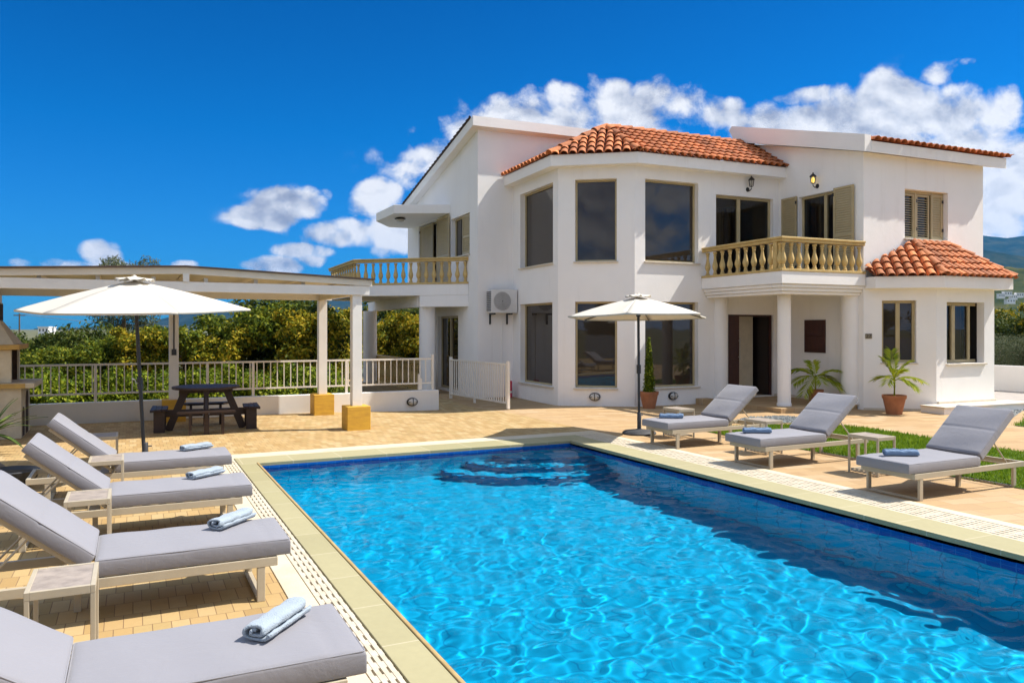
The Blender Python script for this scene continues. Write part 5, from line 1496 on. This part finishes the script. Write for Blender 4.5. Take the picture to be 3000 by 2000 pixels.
def far_house(label, px, d, z, w, h, roof, group='small houses in the distance'):
    x, y = at(px, d); t0 = thing('distant_house', label, 'house', (x,y,z), -YAW, group)
    b = MB(); b.box((-w/2,-w*.3,-1),(w/2,w*.3,h)); b.build('wall', M['plaster'] if roof != 'o' else M['bbq_stone'], t0)
    if roof == 'o':
        b = MB(); b.hull([(-w/2-.3,-w*.3-.3,h),(w/2+.3,-w*.3-.3,h),(w/2+.3,w*.3+.3,h),(-w/2-.3,w*.3+.3,h)],[(-w*.3,-.1,h+w*.16),(w*.3,-.1,h+w*.16),(w*.3,.1,h+w*.16),(-w*.3,.1,h+w*.16)]); b.build('roof', M['terra_far'], t0)
    else:
        b = MB(); b.box((-w/2-.2,-w*.3-.2,h+.001),(w/2+.2,w*.3+.2,h+.3)); b.build('roof', M['plaster'], t0)
    nwin = 3
    for k in range(nwin):
        b = MB(); xx = -w*.32+k*w*.32; b.box((xx-w*.06,-w*.3-.03,h*.35),(xx+w*.06,-w*.3-.001,h*.75)); b.build('window', M['frame_dark'], t0)
    return t0
M['terra_far'] = mat('salmon_roof', (.36,.17,.10), .8)
far_house('tiny white flat roofed house between the trees left of the large parasol pole', 132, 300, 0, 4.0, 2.4, 'f')
far_house('tiny white house next to the round dark tree under the large parasol', 152, 330, .4, 2.6, 2.0, 'f')
far_house('salmon roofed house between the two right pergola posts', 985, 120, .1, 6.0, 2.6, 'o')
far_house('cream house with orange roof left of the front right pergola post', 1018, 135, -.2, 5.0, 2.7, 'o')
for i, (px, py, w, lb) in enumerate([(2932,868,9,'white house low on the right hillside, next to the house corner'),(2950,862,11,'wide white house on the right hillside, uppermost of its cluster'),(2968,872,9,'white house on the right hillside, in the middle of its cluster'),(2985,866,10,'white house on the right hillside near the photo edge'),(2958,884,12,'pale house at the foot of the right hillside')]):
    d = 690; far_house(lb, px, d, 1.7+(HOR-py)/FOC*d-1, w*.62, 3.2, 'f')
def palm(label, px, d, h, seed, group):
    x, y = at(px, d); t0 = thing('distant_palm', label, 'palm tree', (x,y,-.35), 0, group)
    b = MB(); b.tube([(0,0,0),(.1,.05,h*.5),(.05,0,h)], [.22,.18,.2], 8); b.build('trunk', M['bark'], t0, smooth=60)
    rs = random.Random(seed); b = MB()
    for k in range(26):
        a = rs.uniform(0,6.28); e0 = rs.uniform(-.3,1.1); L = rs.uniform(1.2,1.7); pts = []
        for i in range(7):
            q = i/6; pts.append(Vector((math.cos(a)*math.cos(e0)*L*q, math.sin(a)*math.cos(e0)*L*q, math.sin(e0)*L*q-.75*q*q)) + Vector((.05,0,h)))
        sd = Vector((-math.sin(a),math.cos(a),0))
        for i in range(6):
            w0, w1 = .32*math.sin(PI*(i+.3)/6.6), .32*math.sin(PI*(i+1.3)/6.6)*.9
            for s in (-1,1):
                b.add([pts[i], pts[i+1], pts[i+1]+sd*s*w1+Vector((0,0,-.12)), pts[i]+sd*s*w0+Vector((0,0,-.12))], [(0,1,2,3)])
    b.build('crown', M['leaf_dark'], t0, fixn=False)
palm('distant palm under the pergola beam, the left one of the pair', 612, 62, 2.7, 5, 'distant palms under the pergola')
palm('distant palm under the pergola beam, the right one of the pair', 663, 66, 2.6, 6, 'distant palms under the pergola')
x, y = at(57, 62); pole = thing('utility_pole', 'thin dark utility pole with a wire beyond the barbecue', 'utility pole', (x,y,-.35))
b = MB(); b.tube([(0,0,0),(0,0,3.3)], [.07,.05], 8); b.bar((-.4,0,3.15),(.4,0,3.15),.06,.08); b.build('mast', M['bark'], pole)
b = MB(); b.tube([(.3,0,3.2),(4,1,2.75),(9,2.5,2.4),(14,4,2.2)], .018, 5); b.build('wire', M['black_iron'], pole)

# ---------------------------------------------------------------- potted plants, yucca, rocks
def pot_mesh(h, r0, r1):
    b = MB(); b.lathe([(r0,0),(r1*.93,h*.80),(r1*.93,h*.81),(r1,h*.815),(r1*1.02,h*.99),(r1*1.0,h),(r1*.88,h),(r1*.85,h*.88)], 28, cap=False)
    b.lathe([(.001,.002),(r0,.0)], 28, cap=False); return b
def frond(b, base, az_, lean, L, w, seed, bend=1.0):
    """a feather palm leaf: arched rib with two rows of narrow leaflets"""
    rs = random.Random(seed); pts = []
    for i in range(15):
        q = i/14; r_ = L*(q*math.cos(lean) + .25*bend*q*q*.6); z = L*(q*math.sin(lean) - .55*bend*q*q)
        pts.append(Vector(base)+Vector((math.cos(az_)*r_, math.sin(az_)*r_, z)))
    b.tube(pts, [.007*(1-.8*i/14)+.0015 for i in range(15)], 5)
    sd = Vector((-math.sin(az_), math.cos(az_), 0))
    for i in range(3, 15):
        for k in range(2):
            p = pts[i] if k == 0 else pts[i].lerp(pts[i-1], .5)
            d = (pts[i]-pts[i-1]).normalized(); ll = w*math.sin(PI*(i-1)/15.5)**.7*rs.uniform(.85,1.1)
            for s in (-1,1):
                tip = p + (sd*s*.7+d*.8).normalized()*ll*1.15 + Vector((0,0,-.35*ll*rs.uniform(.4,1.3)))
                mid = p.lerp(tip,.45)+Vector((0,0,.03*ll)); wd_ = d*.016
                b.add([p, mid-wd_, tip, mid+wd_], [(0,1,2,3)])
def potted_palm(label, x, y, z, pot_h, pot_r, stem_h, fr, seed):
    t0 = thing('potted_palm', label, 'potted plant', (x,y,z), 0)
    p = pot_mesh(pot_h, pot_r*.64, pot_r).build('pot', M['pot'], t0, smooth=50)
    b = MB(); b.lathe([(.001,0),(pot_r*.87,0)], 24, (0,0,pot_h*.9), False); b.build('soil', M['soil'], p)
    b = MB(); b.tube([(0,0,pot_h*.85),(.01,0,pot_h+stem_h*.5),(0,.01,pot_h+stem_h)], [.022,.018,.013], 8); b.build('stem', M['leaf_green'], t0, smooth=60)
    b = MB()
    for i, (a, ln, L, w, bd) in enumerate(fr): frond(b, (0,0,pot_h+stem_h*(.75+.05*(i%5))), rad(a), rad(ln), L, w*1.3, seed+i, bd)
    b.build('fronds', M['leaf_palm'], t0, fixn=False)
q = hw(13.28,11.2); potted_palm('young palm in a terracotta pot in front of the white wall under the corner window', q.x, q.y, 0, .385, .225, .36,
    [(-20,38,.62,.20,1.1),(-75,30,.40,.18,1.5),(150,75,.62,.17,.5),(60,82,.70,.18,.35),(200,40,.42,.17,1.5),(105,50,.45,.18,1.2),(240,65,.5,.18,.8),(-40,70,.6,.18,.6),(20,55,.5,.18,.9),(300,20,.34,.15,1.6)], 11)
q = hw(12.75,12.75); potted_palm('young yellow green palm on the porch behind the middle right lounger', q.x, q.y, .1, .30, .17, .30,
    [(-25,50,.60,.22,.8),(155,52,.62,.24,.9),(175,30,.55,.22,1.2),(-60,15,.45,.2,1.4),(200,0,.5,.2,1.3),(100,60,.5,.2,.8),(-30,12,.5,.18,.9),(60,70,.5,.2,.5),(240,35,.42,.18,1.4),(-15,30,.45,.2,1.3)], 41)
q = hw(9.44,14.16); cy_ = thing('potted_cypress', 'slim cypress in a terracotta pot behind the small parasol', 'potted plant', (q.x,q.y,0))
p = pot_mesh(.36,.13,.205).build('pot', M['pot'], cy_, smooth=50)
b = MB(); b.lathe([(.001,0),(.17,0)], 20, (0,0,.32), False); b.build('soil', M['soil'], p)
cb = [(0,0,.38+.076*k, .10*(1-(k/15)**1.5)+.018, .10*(1-(k/15)**1.5)+.018, .09, 1) for k in range(15)]
link('foliage', cloud_mesh('foliage', [leaf_cloud(cb, 5200, .028, 77, .3, .4, .9)], M['leaf_green']), cy_)
b = MB(); b.tube([(0,0,.3),(0,0,1.5)], [.02,.006], 6); b.build('stem', M['bark'], cy_)

yu = thing('yucca', 'spiky yucca with sword leaves at the left edge beside the barbecue', 'plant', (-1.80,12.85,0))
rs = random.Random(3); b = MB()
for k in range(46):
    a = rs.uniform(0,6.28); e0 = rs.uniform(-.1,1.35); L = rs.uniform(.65,1.0); w = rs.uniform(.03,.048); sd = Vector((-math.sin(a),math.cos(a),0)); pts = []
    for i in range(6):
        q = i/5; pts.append(Vector((math.cos(a)*math.cos(e0)*L*q, math.sin(a)*math.cos(e0)*L*q, .25+math.sin(e0)*L*q-.22*q*q)))
    for i in range(5):
        w0, w1 = w*(1-(i/5)**2), w*(1-((i+1)/5)**2)
        b.add([pts[i]-sd*w0, pts[i]+Vector((0,0,-.006)), pts[i+1]+Vector((0,0,-.006)), pts[i+1]-sd*w1], [(0,1,2,3)]); b.add([pts[i]+Vector((0,0,-.006)), pts[i]+sd*w0, pts[i+1]+sd*w1, pts[i+1]+Vector((0,0,-.006))], [(0,1,2,3)])
b.build('leaves', M['leaf_yucca'], yu, fixn=False)
b = MB(); b.tube([(0,0,-.05),(0,0,.3)], [.06,.05], 9); b.build('trunk', M['bark'], yu)
def rock(label, x, y, s, seed):
    b = bmesh.new(); bmesh.ops.create_icosphere(b, subdivisions=4, radius=1)
    rs = np.random.default_rng(seed); ph = rs.uniform(0,6,6)
    for v in b.verts:
        c = v.co; k = 1+.16*math.sin(c.x*3+ph[0])*math.sin(c.y*3+ph[1])+.09*math.sin(c.z*6+ph[2]+c.x*5)+.04*math.sin(c.y*13+ph[3])
        v.co = Vector((c.x*s[0]*k, c.y*s[1]*k, max(-.1, c.z*s[2]*k)))
    me = bpy.data.meshes.new('rock'); b.to_mesh(me); b.free(); me.materials.append(M['rock']); shade(me, 50)
    tag(link('rock', me, None, (x,y,.0), (0,0,seed)), label, 'rock', 'grey rocks round the yucca')
rock('grey rock under the yucca at the left edge', -1.55, 10.35, (.30,.22,.20), 1)
rock('smaller grey rock between the yucca and the farthest left lounger', -1.12, 10.15, (.17,.13,.10), 2)
bw = thing('planter_bowl', 'dark planter bowl behind the backs of the left loungers', 'planter', (-1.17,9.78,0))
b = MB(); b.lathe([(.14,0),(.24,.10),(.27,.20),(.255,.21),(.22,.17)], 26, cap=False); b.build('bowl', M['dark_grey'], bw, smooth=50)
b = MB(); b.lathe([(.001,.02),(.23,.0)], 24, (0,0,.17), False); b.build('soil', M['soil'], bw)

# garden behind the viewer, seen in the window panes
b = MB(); b.box((-12,-9.2,-.3),(20,-9.0,1.3)); tag(b.build('garden_wall', M['plaster_low']), 'white garden wall at the near side of the patio', 'wall')
for i, (x, y, key, s) in enumerate([(-11,-11,'dark1',1.5),(-7.5,-12,'ochre1',1.6),(-4,-11.5,'dark1',1.7),(0,-12.5,'dark1',1.9),(4,-11.5,'ochre2',1.6),(8,-12,'dark1',1.8),(12,-11.5,'ochre1',1.7),(16,-12,'dark1',1.7)]):
    tree(key, 'garden_tree', 'bushy tree beyond the garden wall at the near side of the patio', 'tree', x, y, -.35, s, i*.8, 'trees beyond the near garden wall')

# ---------------------------------------------------------------- the air that fades the hills
b = MB(); b.box((-9600,-9600,-3),(9600,9600,660))
hm, t = new_mat('haze_air'); out = t.node('ShaderNodeOutputMaterial'); pv = t.node('ShaderNodeVolumePrincipled')
pv.inputs['Color'].default_value = (.03,.36,.92,1); pv.inputs['Density'].default_value = .00006; pv.inputs['Anisotropy'].default_value = .3
t.link(pv.outputs[0], out.inputs['Volume'])
hz_ = b.build('haze', hm); kind(hz_, 'stuff')
